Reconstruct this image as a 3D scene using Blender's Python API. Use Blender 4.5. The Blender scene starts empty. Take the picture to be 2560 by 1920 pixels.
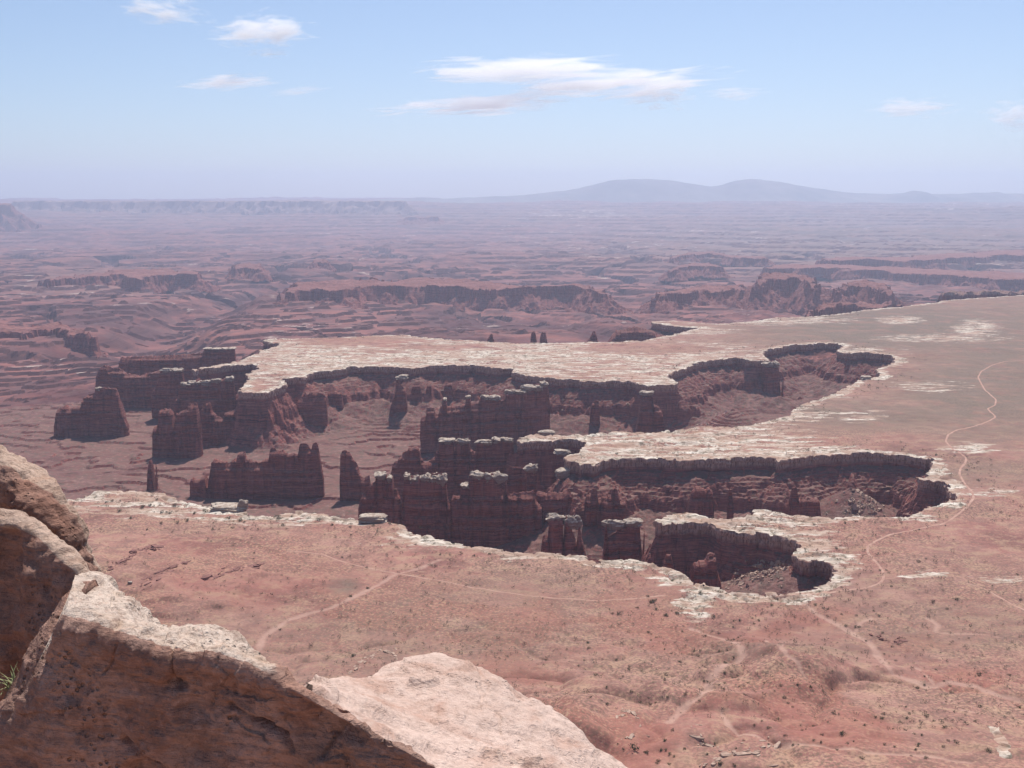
import bpy, math, random
import numpy as np
from mathutils import Vector

# ------------------------------------------------------------------ camera, sky, sun, exposure
scene = bpy.context.scene
COL = scene.collection
F, PITCH, H = 2624.0, math.radians(10.0), 400.0        # focal length in photo pixels, tilt, eye height over the bench
cam_data = bpy.data.cameras.new("camera")
cam_data.sensor_width = 36.0
cam_data.lens = 36.0 * F / 2560.0
cam_data.clip_start, cam_data.clip_end = 0.1, 300000.0
cam = bpy.data.objects.new("camera", cam_data)
COL.objects.link(cam)
cam.location = (0, 0, H)
cam.rotation_euler = (math.pi / 2 - PITCH, 0, 0)
scene.camera = cam

SUN_EL, SUN_AZ = math.radians(59), math.radians(13)     # azimuth clockwise from the view direction (+Y)
world = bpy.data.worlds.new("World")
scene.world = world
world.use_nodes = True
wn = world.node_tree
bg = wn.nodes["Background"]
sky = wn.nodes.new("ShaderNodeTexSky")
sky.sky_type = 'NISHITA'
sky.sun_disc = False
sky.sun_elevation = SUN_EL
sky.sun_rotation = SUN_AZ
sky.altitude = 1800
sky.air_density = 1.0
sky.dust_density = 3.4
sky.ozone_density = 3.2
wn.links.new(sky.outputs[0], bg.inputs[0])
bg.inputs[1].default_value = 0.1

sd = bpy.data.lights.new("sun", 'SUN')
sd.energy = 4.6
sd.angle = math.radians(0.53)
sd.color = (1.0, 0.955, 0.89)
sun = bpy.data.objects.new("sun", sd)
COL.objects.link(sun)
sdir = Vector((math.sin(SUN_AZ) * math.cos(SUN_EL), math.cos(SUN_AZ) * math.cos(SUN_EL), math.sin(SUN_EL)))
sun.rotation_euler = sdir.to_track_quat('Z', 'Y').to_euler()
sun.location = (0, 0, 3000)

scene.view_settings.view_transform = 'Standard'
scene.view_settings.look = 'None'
scene.view_settings.gamma = 1.0
scene.view_settings.exposure = 0.29
scene.view_settings.use_curve_mapping = False
cy = scene.cycles
cy.max_bounces = 10
cy.diffuse_bounces = 3
cy.glossy_bounces = 1
cy.transmission_bounces = 1
cy.transparent_max_bounces = 8
cy.volume_bounces = 8
cy.volume_max_steps = 256
cy.sample_clamp_indirect = 6
try:
    cy.use_denoising = True
    cy.denoiser = 'OPENIMAGEDENOISE'
    cy.denoising_input_passes = 'RGB_ALBEDO_NORMAL'
    cy.denoising_prefilter = 'ACCURATE'
except Exception:
    pass

# ------------------------------------------------------------------ pixels of the photograph <-> points of the place
SP, CP = math.sin(PITCH), math.cos(PITCH)
def ray(px, py):
    cx, cyy = (np.asarray(px, float) - 1280) / F, (960 - np.asarray(py, float)) / F
    return cx, CP + cyy * SP, -SP + cyy * CP
def bpz(px, py, z=0.0):                      # where the sight line meets the level z
    dx, dy, dz = ray(px, py)
    t = (z - H) / dz
    return dx * t, dy * t
def bpy_at(px, py, Y):                       # the point of the sight line at distance Y
    dx, dy, dz = ray(px, py)
    t = Y / dy
    return np.array([dx * t, dy * t, H + dz * t])
def proj(x, y, z=0.0):
    zc = y * CP - (z - H) * SP
    yc = y * SP + (z - H) * CP
    return 1280 + F * x / zc, 960 - F * yc / zc
def crop(x0, y0, s):
    return lambda X, Y: (x0 + X * s, y0 + Y * s)
R3 = crop(0, 820, .40687); R4 = crop(850, 820, .40687); R5 = crop(1660, 820, .40687); R6 = crop(850, 1150, .40687)
R15 = crop(1500, 1220, .31646); RA = crop(0, 440, .57866); RB = crop(1280, 440, .57866); DS = crop(0, 0, 1.15732)

# ------------------------------------------------------------------ noise
def _h(i, j, k, seed):
    U = np.uint32
    n = i.astype(U) * U(374761393) + j.astype(U) * U(668265263) + k.astype(U) * U(2147483629) + np.full(1, (seed * 1274126177) & 0xffffffff, U)
    n = (n ^ (n >> U(13))) * U(1274126177)
    n = (n ^ (n >> U(16))) * U(2246822519)
    return ((n ^ (n >> U(15))) & U(0xffffff)).astype(np.float32) * np.float32(1 / 0xffffff)
def where(mask, fn, *arrs, fill=0.0):        # evaluate fn only where the mask holds
    o = np.full(mask.shape, fill, np.float32); o[mask] = fn(*[a[mask] for a in arrs]); return o
def vn2(x, y, seed=0):
    i, j = np.floor(x), np.floor(y)
    fx, fy = (x - i).astype(np.float32), (y - j).astype(np.float32)
    i = i.astype(np.int32); j = j.astype(np.int32); k = np.zeros(1, np.int32)
    u, v = fx * fx * fx * (fx * (fx * 6 - 15) + 10), fy * fy * fy * (fy * (fy * 6 - 15) + 10)
    a, b, c, d = _h(i, j, k, seed), _h(i + 1, j, k, seed), _h(i, j + 1, k, seed), _h(i + 1, j + 1, k, seed)
    return (a + (b - a) * u + (c - a) * v + (a - b - c + d) * u * v) * 2 - 1
def vn3(x, y, z, seed=0):
    k = np.floor(z); w = (z - k).astype(np.float32); w = w * w * (3 - 2 * w)
    i, j = np.floor(x), np.floor(y)
    fx, fy = (x - i).astype(np.float32), (y - j).astype(np.float32)
    i = i.astype(np.int32); j = j.astype(np.int32); k = k.astype(np.int32)
    u, v = fx * fx * (3 - 2 * fx), fy * fy * (3 - 2 * fy)
    def sl(kk):
        a, b, c, d = _h(i, j, kk, seed), _h(i + 1, j, kk, seed), _h(i, j + 1, kk, seed), _h(i + 1, j + 1, kk, seed)
        return a + (b - a) * u + (c - a) * v + (a - b - c + d) * u * v
    s0, s1 = sl(k), sl(k + 1)
    return (s0 + (s1 - s0) * w) * 2 - 1
def fbm2(x, y, o=4, seed=0, g=.5):
    r = 0; a = 1.0; t = 0
    for q in range(o):
        r = r + a * vn2(x * 2 ** q + 17.3 * q, y * 2 ** q - 9.1 * q, seed + q); t += a; a *= g
    return r / t * 1.5
def fbm3(x, y, z, o=4, seed=0, g=.5):
    r = 0; a = 1.0; t = 0
    for q in range(o):
        r = r + a * vn3(x * 2 ** q + 17.3 * q, y * 2 ** q - 9.1 * q, z * 2 ** q + 4.7 * q, seed + q); t += a; a *= g
    return r / t * 1.5
def cell2(x, y, seed=0):                     # distance to the nearest joint between blocks (F2-F1) and a block id
    i0, j0 = np.floor(x).astype(np.int32), np.floor(y).astype(np.int32)
    f1 = np.full(x.shape, 9., np.float32); f2 = f1.copy(); idv = np.zeros(x.shape, np.float32)
    for di in (-1, 0, 1):
        for dj in (-1, 0, 1):
            i, j = i0 + di, j0 + dj
            z = np.zeros(1, np.int32)
            px_, py_ = i + _h(i, j, z, seed), j + _h(i, j, z + 1, seed + 5)
            d = np.hypot(px_ - x, py_ - y).astype(np.float32)
            cl = d < f1
            f2 = np.where(cl, f1, np.minimum(f2, d)); idv = np.where(cl, _h(i, j, z + 2, seed + 9), idv); f1 = np.where(cl, d, f1)
    return f2 - f1, idv
def sst(a, b, x):
    t = np.clip((x - a) / (b - a), 0, 1); return t * t * (3 - 2 * t)
def terrace(z, step, sharp=.7, ph=0.0):
    k = np.floor(z / step + ph); f = z / step + ph - k
    return (k + sst(sharp, 1.0, f) - ph) * step
def sdf(x, y, poly):                         # signed distance, positive inside
    P = np.asarray(poly, np.float32); Q = np.roll(P, -1, 0)
    sh = x.shape; x = x.ravel().astype(np.float32); y = y.ravel().astype(np.float32)
    best = np.full(x.shape, 1e18, np.float32); ins = np.zeros(x.shape, bool)
    for (ax, ay), (bx, by) in zip(P, Q):
        ex, ey = bx - ax, by - ay
        wx, wy = x - ax, y - ay
        t = np.clip((wx * ex + wy * ey) / (ex * ex + ey * ey + 1e-9), 0, 1)
        d = (wx - ex * t) ** 2 + (wy - ey * t) ** 2
        np.minimum(best, d, out=best)
        if ay != by:
            c = ((ay <= y) & (y < by)) | ((by <= y) & (y < ay))
            ins ^= c & (wx < ex * (y - ay) / (by - ay))
    d = np.sqrt(best)
    return np.where(ins, d, -d).reshape(sh)
def dist_line(x, y, line):
    best = np.full(x.shape, 1e18, np.float32)
    for (ax, ay), (bx, by) in zip(line[:-1], line[1:]):
        ex, ey = bx - ax, by - ay
        t = np.clip(((x - ax) * ex + (y - ay) * ey) / (ex * ex + ey * ey + 1e-9), 0, 1)
        best = np.minimum(best, (x - ax - ex * t) ** 2 + (y - ay - ey * t) ** 2)
    return np.sqrt(best)

# ------------------------------------------------------------------ object helpers
def mesh_np(name, verts, quads=None, tris=None, polys=None, mat=None, smooth=False, attrs=None, mats=None, midx=None):
    me = bpy.data.meshes.new(name)
    verts = np.asarray(verts, np.float32).reshape(-1, 3)
    loops, sizes = [], []
    if quads is not None and len(quads):
        q = np.asarray(quads, np.int32); loops.append(q.ravel()); sizes.append(np.full(len(q), 4, np.int32))
    if tris is not None and len(tris):
        q = np.asarray(tris, np.int32); loops.append(q.ravel()); sizes.append(np.full(len(q), 3, np.int32))
    if polys:
        loops.append(np.concatenate([np.asarray(p, np.int32) for p in polys])); sizes.append(np.array([len(p) for p in polys], np.int32))
    loops = np.concatenate(loops); sizes = np.concatenate(sizes)
    me.vertices.add(len(verts)); me.vertices.foreach_set("co", verts.ravel())
    me.loops.add(len(loops)); me.loops.foreach_set("vertex_index", loops)
    me.polygons.add(len(sizes))
    me.polygons.foreach_set("loop_start", np.concatenate([[0], np.cumsum(sizes)[:-1]]).astype(np.int32))
    me.polygons.foreach_set("use_smooth", np.full(len(sizes), smooth, bool))
    if midx is not None:
        me.polygons.foreach_set("material_index", np.asarray(midx, np.int32))
    for k, v in (attrs or {}).items():
        a = me.attributes.new(k, 'FLOAT', 'POINT'); a.data.foreach_set("value", np.asarray(v, np.float32))
    for m in (mats or ([mat] if mat else [])):
        me.materials.append(m)
    me.update(calc_edges=True)
    return me
def link(name, me, parent=None, loc=None):
    o = bpy.data.objects.new(name, me); COL.objects.link(o)
    if parent: o.parent = parent
    if loc is not None: o.location = loc
    return o
def tag(o, label=None, cat=None, group=None, kind=None):
    if label: o["label"] = label
    if cat: o["category"] = cat
    if group: o["group"] = group
    if kind: o["kind"] = kind
    return o
def gridquads(n, m, wrap=False):             # n rows, m columns
    i, j = np.meshgrid(np.arange(n - 1), np.arange(m if wrap else m - 1), indexing='ij')
    j2 = (j + 1) % m
    return np.stack([i * m + j, i * m + j2, (i + 1) * m + j2, (i + 1) * m + j], -1).reshape(-1, 4)

# ------------------------------------------------------------------ materials
class NT:
    def __init__(s, name):
        s.m = bpy.data.materials.new(name); s.m.use_nodes = True
        s.t = s.m.node_tree; s.b = s.t.nodes["Principled BSDF"]
        s.b.inputs["Roughness"].default_value = .95
        s.b.inputs["Specular IOR Level"].default_value = .15
    def n(s, typ, **kw):
        o = s.t.nodes.new(typ)
        for k, v in kw.items(): setattr(o, k, v)
        return o
    def l(s, a, b): s.t.links.new(a, b)
    def pos(s, sx=1, sy=1, sz=1, obj=False):
        src = s.n("ShaderNodeTexCoord").outputs["Object"] if obj else s.n("ShaderNodeNewGeometry").outputs["Position"]
        mp = s.n("ShaderNodeVectorMath", operation='MULTIPLY'); s.l(src, mp.inputs[0]); mp.inputs[1].default_value = (sx, sy, sz)
        return mp.outputs[0]
    def noise(s, vec, scale=1., det=5., rough=.55, dist=0.):
        o = s.n("ShaderNodeTexNoise"); s.l(vec, o.inputs["Vector"])
        o.inputs["Scale"].default_value = scale; o.inputs["Detail"].default_value = det
        o.inputs["Roughness"].default_value = rough; o.inputs["Distortion"].default_value = dist
        return o.outputs["Fac"]
    def ramp(s, fac, stops, interp='LINEAR'):
        o = s.n("ShaderNodeValToRGB"); s.l(fac, o.inputs[0]); e = o.color_ramp.elements
        o.color_ramp.interpolation = interp
        while len(e) < len(stops): e.new(.5)
        for k, (p, c) in enumerate(stops):
            e[k].position = p; e[k].color = (c, c, c, 1) if isinstance(c, (int, float)) else (*c, 1)
        return o.outputs["Color"]
    def mix(s, fac, a, b, mode='MIX'):
        o = s.n("ShaderNodeMix", data_type='RGBA', blend_type=mode)
        for sock, v in ((o.inputs["Factor"], fac), (o.inputs["A"], a), (o.inputs["B"], b)):
            if isinstance(v, (int, float)): sock.default_value = v
            elif isinstance(v, tuple): sock.default_value = (*v, 1)
            else: s.l(v, sock)
        return o.outputs["Result"]
    def math(s, op, a, b=None, c=None, clamp=False):
        o = s.n("ShaderNodeMath", operation=op, use_clamp=clamp)
        for k, v in enumerate((a, b, c)):
            if v is None: continue
            if isinstance(v, (int, float)): o.inputs[k].default_value = v
            else: s.l(v, o.inputs[k])
        return o.outputs[0]
    def attr(s, name): return s.n("ShaderNodeAttribute", attribute_name=name).outputs["Fac"]
    def sep(s, what="Position"):
        o = s.n("ShaderNodeSeparateXYZ"); s.l(s.n("ShaderNodeNewGeometry").outputs[what], o.inputs[0]); return o.outputs
    def bump(s, h, strength=.5, dist=1.):
        o = s.n("ShaderNodeBump"); o.inputs["Strength"].default_value = strength; o.inputs["Distance"].default_value = dist
        s.l(h, o.inputs["Height"]); s.l(o.outputs[0], s.b.inputs["Normal"])
    def out(s, col): s.l(col, s.b.inputs["Base Color"]); return s.m

def mat_strata(name, cap_z=-3.4, tan_z=-14.0, soil_amt=1.0):
    """red shale beds, tan and cream sandstone at the rim, soil on the flats"""
    t = NT(name)
    p, nrm = t.sep(), t.sep("True Normal")
    warp = t.noise(t.pos(.01, .01, .01), 1, 3)
    zz = t.math('MULTIPLY_ADD', warp, 6.0, p[2])
    comb = t.n("ShaderNodeCombineXYZ")
    t.l(t.math('MULTIPLY', p[0], .004), comb.inputs[0]); t.l(t.math('MULTIPLY', p[1], .004), comb.inputs[1]); t.l(t.math('MULTIPLY', zz, .16), comb.inputs[2])
    beds = t.noise(comb.outputs[0], 1.0, 6, .65)
    red = t.ramp(beds, [(.34, (.10, .03, .031)), (.42, (.36, .115, .09)), (.455, (.10, .031, .033)), (.50, (.40, .14, .108)), (.535, (.12, .038, .038)), (.58, (.42, .165, .128)), (.64, (.17, .055, .052))])
    streak = t.noise(t.pos(.16, .16, .010), 1, 5, .6)
    red = t.mix(t.ramp(streak, [(.52, 0.), (.66, .38)]), red, (.42, .175, .135))
    dark = t.noise(t.pos(.09, .09, .008), 1, 4, .6)
    red = t.mix(t.ramp(dark, [(.52, 0.), (.64, .5)]), red, (.085, .032, .036))
    # soil and talus on gentle ground
    sn = t.noise(t.pos(.02, .02, .02), 1, 8, .62)
    soil = t.ramp(sn, [(.36, (.13, .058, .052)), (.46, (.19, .088, .074)), (.52, (.15, .085, .07)), (.58, (.215, .108, .09)), (.66, (.16, .078, .068))])
    veg = t.noise(t.pos(.09, .09, .09), 1, 7, .72)
    soil = t.mix(t.ramp(veg, [(.52, 0.), (.62, .7)]), soil, (.095, .085, .062))
    soil = t.mix(t.ramp(veg, [(.36, .5), (.45, 0.)]), soil, (.33, .225, .185))
    flat = t.math('ADD', nrm[2], t.math('MULTIPLY', t.math('SUBTRACT', t.noise(t.pos(.25, .25, .25), 1, 4), .5), .35))
    fl = t.ramp(flat, [(.62, 0.), (.80, soil_amt)])
    col = t.mix(fl, red, soil)
    # sandstone rim
    jig = t.math('MULTIPLY', t.math('SUBTRACT', t.noise(t.pos(.05, .05, .12), 1, 4), .5), 8.0)
    zr = t.math('ADD', p[2], jig)
    tn = t.noise(t.pos(.3, .3, .02), 1, 4)
    tan = t.ramp(tn, [(.38, (.20, .11, .088)), (.46, (.42, .25, .195)), (.53, (.50, .325, .26)), (.60, (.27, .16, .13))])
    tanm = t.math('MULTIPLY', t.ramp(t.math('MULTIPLY_ADD', zr, .05, 1.5), [((tan_z - 3) * .05 + 1.5, 0.), ((tan_z + 3) * .05 + 1.5, 1.)]), t.math('SUBTRACT', 1.0, t.math('MULTIPLY', fl, .75)))
    col = t.mix(tanm, col, tan)
    cream = t.ramp(t.noise(t.pos(.2, .2, .5), 1, 6, .65), [(.3, (.36, .27, .21)), (.48, (.55, .45, .36)), (.7, (.62, .53, .44))])
    col = t.mix(t.ramp(t.math('MULTIPLY_ADD', zr, .05, 1.5), [((cap_z - 2) * .05 + 1.5, 0.), ((cap_z + 1.5) * .05 + 1.5, 1.)]), col, cream)
    bh = t.math('ADD', t.noise(t.pos(.35, .35, .9), 1, 6, .7), t.math('MULTIPLY', beds, 1.5))
    t.bump(bh, .8, 1.6)
    return t.out(col)

def mat_bench():
    """the sandstone bench: cream slickrock, red soil, scrub stipple"""
    t = NT("bench_ground")
    pale, veg, wash, red = t.attr("pale"), t.attr("veg"), t.attr("wash"), t.attr("red")
    n1 = t.noise(t.pos(.007, .007, .007), 1, 8, .66)
    soil = t.ramp(n1, [(.38, (.20, .084, .072)), (.45, (.30, .134, .109)), (.50, (.345, .176, .138)), (.55, (.25, .122, .10)), (.62, (.36, .195, .153))])
    n2 = t.noise(t.pos(.03, .045, .03), 1, 7, .68)
    soil = t.mix(t.ramp(n2, [(.50, 0.), (.60, .6)]), soil, (.385, .245, .165))
    soil = t.mix(t.ramp(n2, [(.38, .55), (.46, 0.)]), soil, (.205, .115, .092))
    soil = t.mix(t.math('MULTIPLY', red, .75), soil, t.mix(n2, (.225, .078, .063), (.335, .135, .10)))
    # tufts: yellow-grey clumps with dark gaps
    tuft = t.noise(t.pos(.36, .36, .36), 1, 3, .6)
    tz = t.noise(t.pos(.005, .007, .005), 1, 6, .65)
    tz = t.ramp(tz, [(.40, .2), (.56, 1.)])
    soil = t.mix(t.math('MULTIPLY', t.ramp(tuft, [(.50, 0.), (.58, .8)]), tz), soil, (.155, .105, .073))
    soil = t.mix(t.math('MULTIPLY', t.ramp(tuft, [(.36, .75), (.45, 0.)]), tz), soil, (.43, .285, .18))
    vn_ = t.noise(t.pos(.012, .012, .012), 1, 8, .7)
    vm = t.math('MULTIPLY', veg, t.ramp(vn_, [(.40, .5), (.52, 1.)]))
    soil = t.mix(vm, soil, t.mix(t.ramp(tuft, [(.4, 0.), (.6, 1.)]), (.105, .088, .066), (.215, .155, .118)))
    soil = t.mix(wash, soil, t.mix(n2, (.36, .20, .155), (.47, .31, .245)))
    # slickrock
    c1 = t.noise(t.pos(.025, .06, .03), 1, 9, .68)
    rock = t.ramp(c1, [(.37, (.22, .15, .115)), (.44, (.42, .33, .26)), (.51, (.55, .46, .375)), (.60, (.66, .585, .50))])
    dots = t.noise(t.pos(.10, .17, .10), 1, 5, .65)
    rock = t.mix(t.ramp(dots, [(.52, 0.), (.585, .85)]), rock, (.15, .122, .085))
    orn = t.noise(t.pos(.009, .03, .01), 1, 7, .68)
    rock = t.mix(t.ramp(orn, [(.47, 0.), (.55, .7)]), rock, (.36, .215, .155))
    sl = t.noise(t.pos(.014, .05, .03), 1, 9, .72)
    pm = t.math('ADD', pale, t.math('MULTIPLY', t.math('MULTIPLY', t.math('SUBTRACT', sl, .5), 4.4), t.math('MULTIPLY', pale, 1.9, clamp=True)))
    col = t.mix(t.ramp(pm, [(.46, 0.), (.60, 1.)]), soil, rock)
    t.bump(t.math('ADD', tuft, t.math('MULTIPLY', c1, 2.0)), .5, .9)
    return t.out(col)

def mat_low():
    """the country below the bench"""
    t = NT("low_ground")
    p, nrm = t.sep(), t.sep("True Normal")
    pale, veg = t.attr("pale"), t.attr("veg")
    n1 = t.noise(t.pos(.0011, .0011, .004), 1, 10, .66)
    base = t.ramp(n1, [(.38, (.085, .031, .032)), (.46, (.18, .068, .058)), (.52, (.27, .108, .087)), (.60, (.135, .05, .046))])
    n2 = t.noise(t.pos(.009, .008, .02), 1, 8, .7)
    base = t.mix(t.ramp(n2, [(.46, 0.), (.60, .75)]), base, (.12, .066, .062))
    base = t.mix(t.math('MULTIPLY', veg, .7), base, t.mix(n2, (.15, .14, .11), (.26, .22, .17)))
    n3 = t.noise(t.pos(.003, .006, .01), 1, 9, .72)
    pm = t.math('ADD', t.math('MULTIPLY', pale, .55), t.ramp(n3, [(.50, 0.), (.68, .62)]))
    base = t.mix(t.ramp(pm, [(.5, 0.), (.68, .85)]), base, (.52, .41, .345))
    rise = t.ramp(nrm[2], [(.83, 1.), (.965, 0.)])  # dark rock on risers, reach widened to paint in the missing ledge shade
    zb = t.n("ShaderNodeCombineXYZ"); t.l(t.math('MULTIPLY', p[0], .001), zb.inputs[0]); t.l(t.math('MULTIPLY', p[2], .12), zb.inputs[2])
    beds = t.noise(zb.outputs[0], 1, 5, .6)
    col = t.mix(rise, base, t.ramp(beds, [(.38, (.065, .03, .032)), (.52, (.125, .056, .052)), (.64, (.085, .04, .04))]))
    t.bump(t.noise(t.pos(.02, .02, .05), 1, 8, .7), .6, 8.)
    return t.out(col)

def mat_simple(name, a, b, scale=1., bump=.4, bd=.1, rough=.9, det=6, obj=False):
    t = NT(name); t.b.inputs["Roughness"].default_value = rough
    n = t.noise(t.pos(scale, scale, scale, obj), 1, det, .62)
    col = t.ramp(n, [(.3, a), (.7, b)])
    if bump: t.bump(t.noise(t.pos(scale * 2, scale * 2, scale * 2, obj), 1, 6, .65), bump, bd)
    return t.out(col)

def mat_boulder(name, hi, lo, stain, pits=1.0, face=None):
    t = NT(name)
    n1 = t.noise(t.pos(1.1, 1.1, 1.1), 1, 8, .62, .4)
    col = t.ramp(n1, [(.3, lo), (.48, hi), (.62, tuple(min(1, c * 1.1) for c in hi)), (.78, lo)])
    n2 = t.noise(t.pos(2.2, 2.2, 3.0), 1, 7, .62, .6)
    col = t.mix(t.ramp(n2, [(.52, 0.), (.68, .65)]), col, stain)
    n3 = t.noise(t.pos(14, 14, 14), 1, 6, .7)
    col = t.mix(t.ramp(n3, [(.3, .55), (.5, 0.)]), col, tuple(c * .62 for c in lo))
    v = t.n("ShaderNodeTexVoronoi"); t.l(t.pos(26, 26, 26), v.inputs["Vector"]); v.inputs["Scale"].default_value = 1.0
    zone = t.ramp(t.noise(t.pos(1.6, 1.6, 1.6), 1, 4), [(.52, 0.), (.62, 1.)])
    pit = t.math('MULTIPLY', t.ramp(v.outputs["Distance"], [(.12, 1.), (.33, 0.)]), t.math('MULTIPLY', zone, pits))
    if face:  # paler tone above the crest row, browner face tone below it
        tp = t.math('ADD', t.attr("top_pale"), t.math('MULTIPLY', t.math('SUBTRACT', t.noise(t.pos(3.5, 3.5, 3.5), 1, 7, .7), .5), 1.3))
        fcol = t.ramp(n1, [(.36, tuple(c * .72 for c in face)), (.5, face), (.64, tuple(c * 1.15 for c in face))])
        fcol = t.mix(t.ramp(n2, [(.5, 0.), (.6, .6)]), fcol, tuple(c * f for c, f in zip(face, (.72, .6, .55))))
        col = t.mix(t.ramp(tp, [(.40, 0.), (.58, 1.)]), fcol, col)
    grain = t.noise(t.pos(60, 60, 60), 1, 4, .7)
    sp_ = t.noise(t.pos(22, 22, 30), 1, 7, .75)
    col = t.mix(t.ramp(sp_, [(.40, .6 * min(1, pits + .1)), (.49, 0.)]), col, tuple(c * .55 for c in (face or lo)))
    col = t.mix(t.ramp(sp_, [(.54, 0.), (.64, .45 * min(1, pits))]), col, tuple(min(.75, c * 1.5) for c in (face or hi)))
    wv2 = t.noise(t.pos(2.2, 2.2, 26), 1, 5, .7, .5)
    lines = t.ramp(wv2, [(.42, 1.), (.47, 0.)])
    col = t.mix(t.math('MULTIPLY', lines, .38 * min(1, pits + .15)), col, tuple(c * .5 for c in (face or lo)))
    n3 = t.math('ADD', n3, t.math('MULTIPLY', wv2, .9))
    h = t.math('SUBTRACT', t.math('ADD', t.math('MULTIPLY', n3, 1.0), t.math('MULTIPLY', grain, .25)), t.math('MULTIPLY', pit, 1.2))
    t.bump(h, 1.0, .035)
    return t.out(t.mix(t.math('MULTIPLY', pit, .5), col, tuple(c * .45 for c in lo)))

M_STRATA = mat_strata("rim_strata")
M_FIN = mat_strata("fin_strata", cap_z=25.0, tan_z=-2.0, soil_amt=.55)
M_BENCH = mat_bench()
M_LOW = mat_low()
def mat_cap():
    t = NT("cap_sandstone"); nrm = t.sep("True Normal")
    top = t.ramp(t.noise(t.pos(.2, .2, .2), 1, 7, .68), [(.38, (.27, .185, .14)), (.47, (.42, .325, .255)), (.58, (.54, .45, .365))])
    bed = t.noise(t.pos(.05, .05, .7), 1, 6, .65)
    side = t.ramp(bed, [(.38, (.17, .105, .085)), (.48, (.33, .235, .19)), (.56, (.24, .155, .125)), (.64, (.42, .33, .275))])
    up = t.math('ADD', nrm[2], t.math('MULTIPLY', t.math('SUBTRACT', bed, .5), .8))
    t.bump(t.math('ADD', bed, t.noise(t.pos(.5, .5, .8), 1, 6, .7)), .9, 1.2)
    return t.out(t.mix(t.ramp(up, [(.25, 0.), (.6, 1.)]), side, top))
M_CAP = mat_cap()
M_MESA = mat_strata("mesa_strata", cap_z=60.0, tan_z=55.0, soil_amt=.42)
M_ROAD = mat_simple("road_dirt", (.33, .175, .132), (.47, .295, .228), .08, .2, .2)
M_LEDGE = mat_simple("ledge_sandstone", (.28, .17, .13), (.48, .35, .27), .3, .6, .5)
M_REDLEDGE = mat_simple("red_ledge", (.15, .068, .058), (.29, .145, .118), .2, .6, .5)
M_SHRUB = mat_simple("juniper_leaf", (.055, .062, .036), (.12, .115, .065), 1.5, 0, 0)
M_SCRUB = mat_simple("scrub_leaf", (.10, .088, .058), (.17, .145, .092), 1.5, 0, 0)
M_WOOD = mat_simple("shrub_wood", (.10, .07, .05), (.2, .15, .11), 3, 0, 0)
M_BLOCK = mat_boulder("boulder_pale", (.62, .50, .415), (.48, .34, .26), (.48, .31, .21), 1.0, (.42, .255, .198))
M_SLAB = mat_boulder("slab_pale", (.64, .47, .395), (.54, .36, .285), (.46, .25, .18), .3)
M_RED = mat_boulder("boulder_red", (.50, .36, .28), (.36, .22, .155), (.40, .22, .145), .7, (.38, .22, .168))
M_GRASS = mat_simple("grass_blade", (.22, .23, .11), (.36, .36, .2), 9, 0, 0)

# ------------------------------------------------------------------ outline of the bench (photo points on the level z = 0)
def pts(mapf, s):
    v = [float(q) for q in s.replace(';', ' ').replace(',', ' ').split()]
    return [mapf(v[k], v[k + 1]) for k in range(0, len(v), 2)]
ID = lambda x, y: (x, y)
rim = []
rim += [(2900, 716), (2640, 728), (2560, 738), (2450, 744), (2356, 751)]
rim += pts(RB, "1840,545 1690,565 1600,570 1480,585 1300,607 1140,612 1010,632 900,640 720,628 580,625 640,640 740,652 820,655 740,672 660,692 560,712 420,718")
rim += pts(R4, "1520,88 1300,92 1100,95 830,75 640,72 410,40 200,45 0,60")
rim += pts(R3, "1850,62 1620,70 1640,88 1740,95 1610,140 1500,190 1390,215 1250,238 1180,250 1190,262 1420,225 1560,215 1590,250 1510,280 1540,310 1505,345 1475,395 1620,400 1680,375 1760,345 1730,310 1870,305 1920,270 2030,265 2120,250")
rim += pts(R4, "80,235 330,235 480,255 510,235 830,230 950,245 1065,250 1050,278 1200,300 1330,315 1550,320 1780,325 1850,345 1960,350 2090,345 2030,320 2005,300")
rim += pts(R5, "20,290 120,250 210,210 300,195 480,180 500,195 620,200 640,185 600,150 640,135 740,115 830,100 1000,93 1110,100 1065,135 1120,160 1240,150 1380,165 1425,190 1400,225 1310,250 1330,300 1220,310 1140,350 1040,400 950,440 830,490 770,535 650,570 480,605 350,605 240,605 0,630")
rim += pts(R4, "1900,635 1600,640 1440,655 1200,655 1060,690 1100,700 1200,690 1280,695 1400,665 1450,680 1520,700 1480,730 1470,760 1370,805 1430,845 1470,815 1540,845 1590,830 1650,800 1880,795")
rim += pts(R5, "0,805 230,805 400,800 700,795 715,812 1010,780 1090,770 1250,765 1500,775 1620,795 1665,830 1660,875 1590,920 1600,940 1715,940 1780,1030 1785,1050 1740,1080 1620,1100 1520,1150 1400,1165 1260,1155 1000,1160 860,1155 850,1135 760,1140 680,1125 600,1115 540,1120 510,1170")
rim += pts(R15, "1200,240 900,245 770,235 690,200 540,215 440,260 470,285 600,275 750,275 870,275 950,320 1050,330 1110,345 1240,345 1370,360 1480,400 1620,440 1530,505 1525,540 1640,590 1720,560 1800,600 1860,680 1840,720 1780,760 1700,790 1500,815 1440,840 1300,835 1000,815 850,790 700,710 600,655 480,610 340,590 230,570 0,570")
rim += pts(R6, "1450,580 1250,575 1100,575 980,550 740,525 560,485 540,465 440,455 370,385 140,375 0,350")
rim += [(737, 1279), (668, 1291), (623, 1293)]
rim += pts(R3, "1520,1130 1300,1100 1180,1080 1000,1020 900,1010 780,1000 600,1000 510,1035 420,1060")
rim += [(60, 1270), (-120, 1290), (-420, 1330)]
BENCH = [tuple(float(c) for c in bpz(px, py, 0.0)) for px, py in rim]
BENCH += [(-900, 600), (-700, 300), (900, 300), (5200, 2500)]

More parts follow.
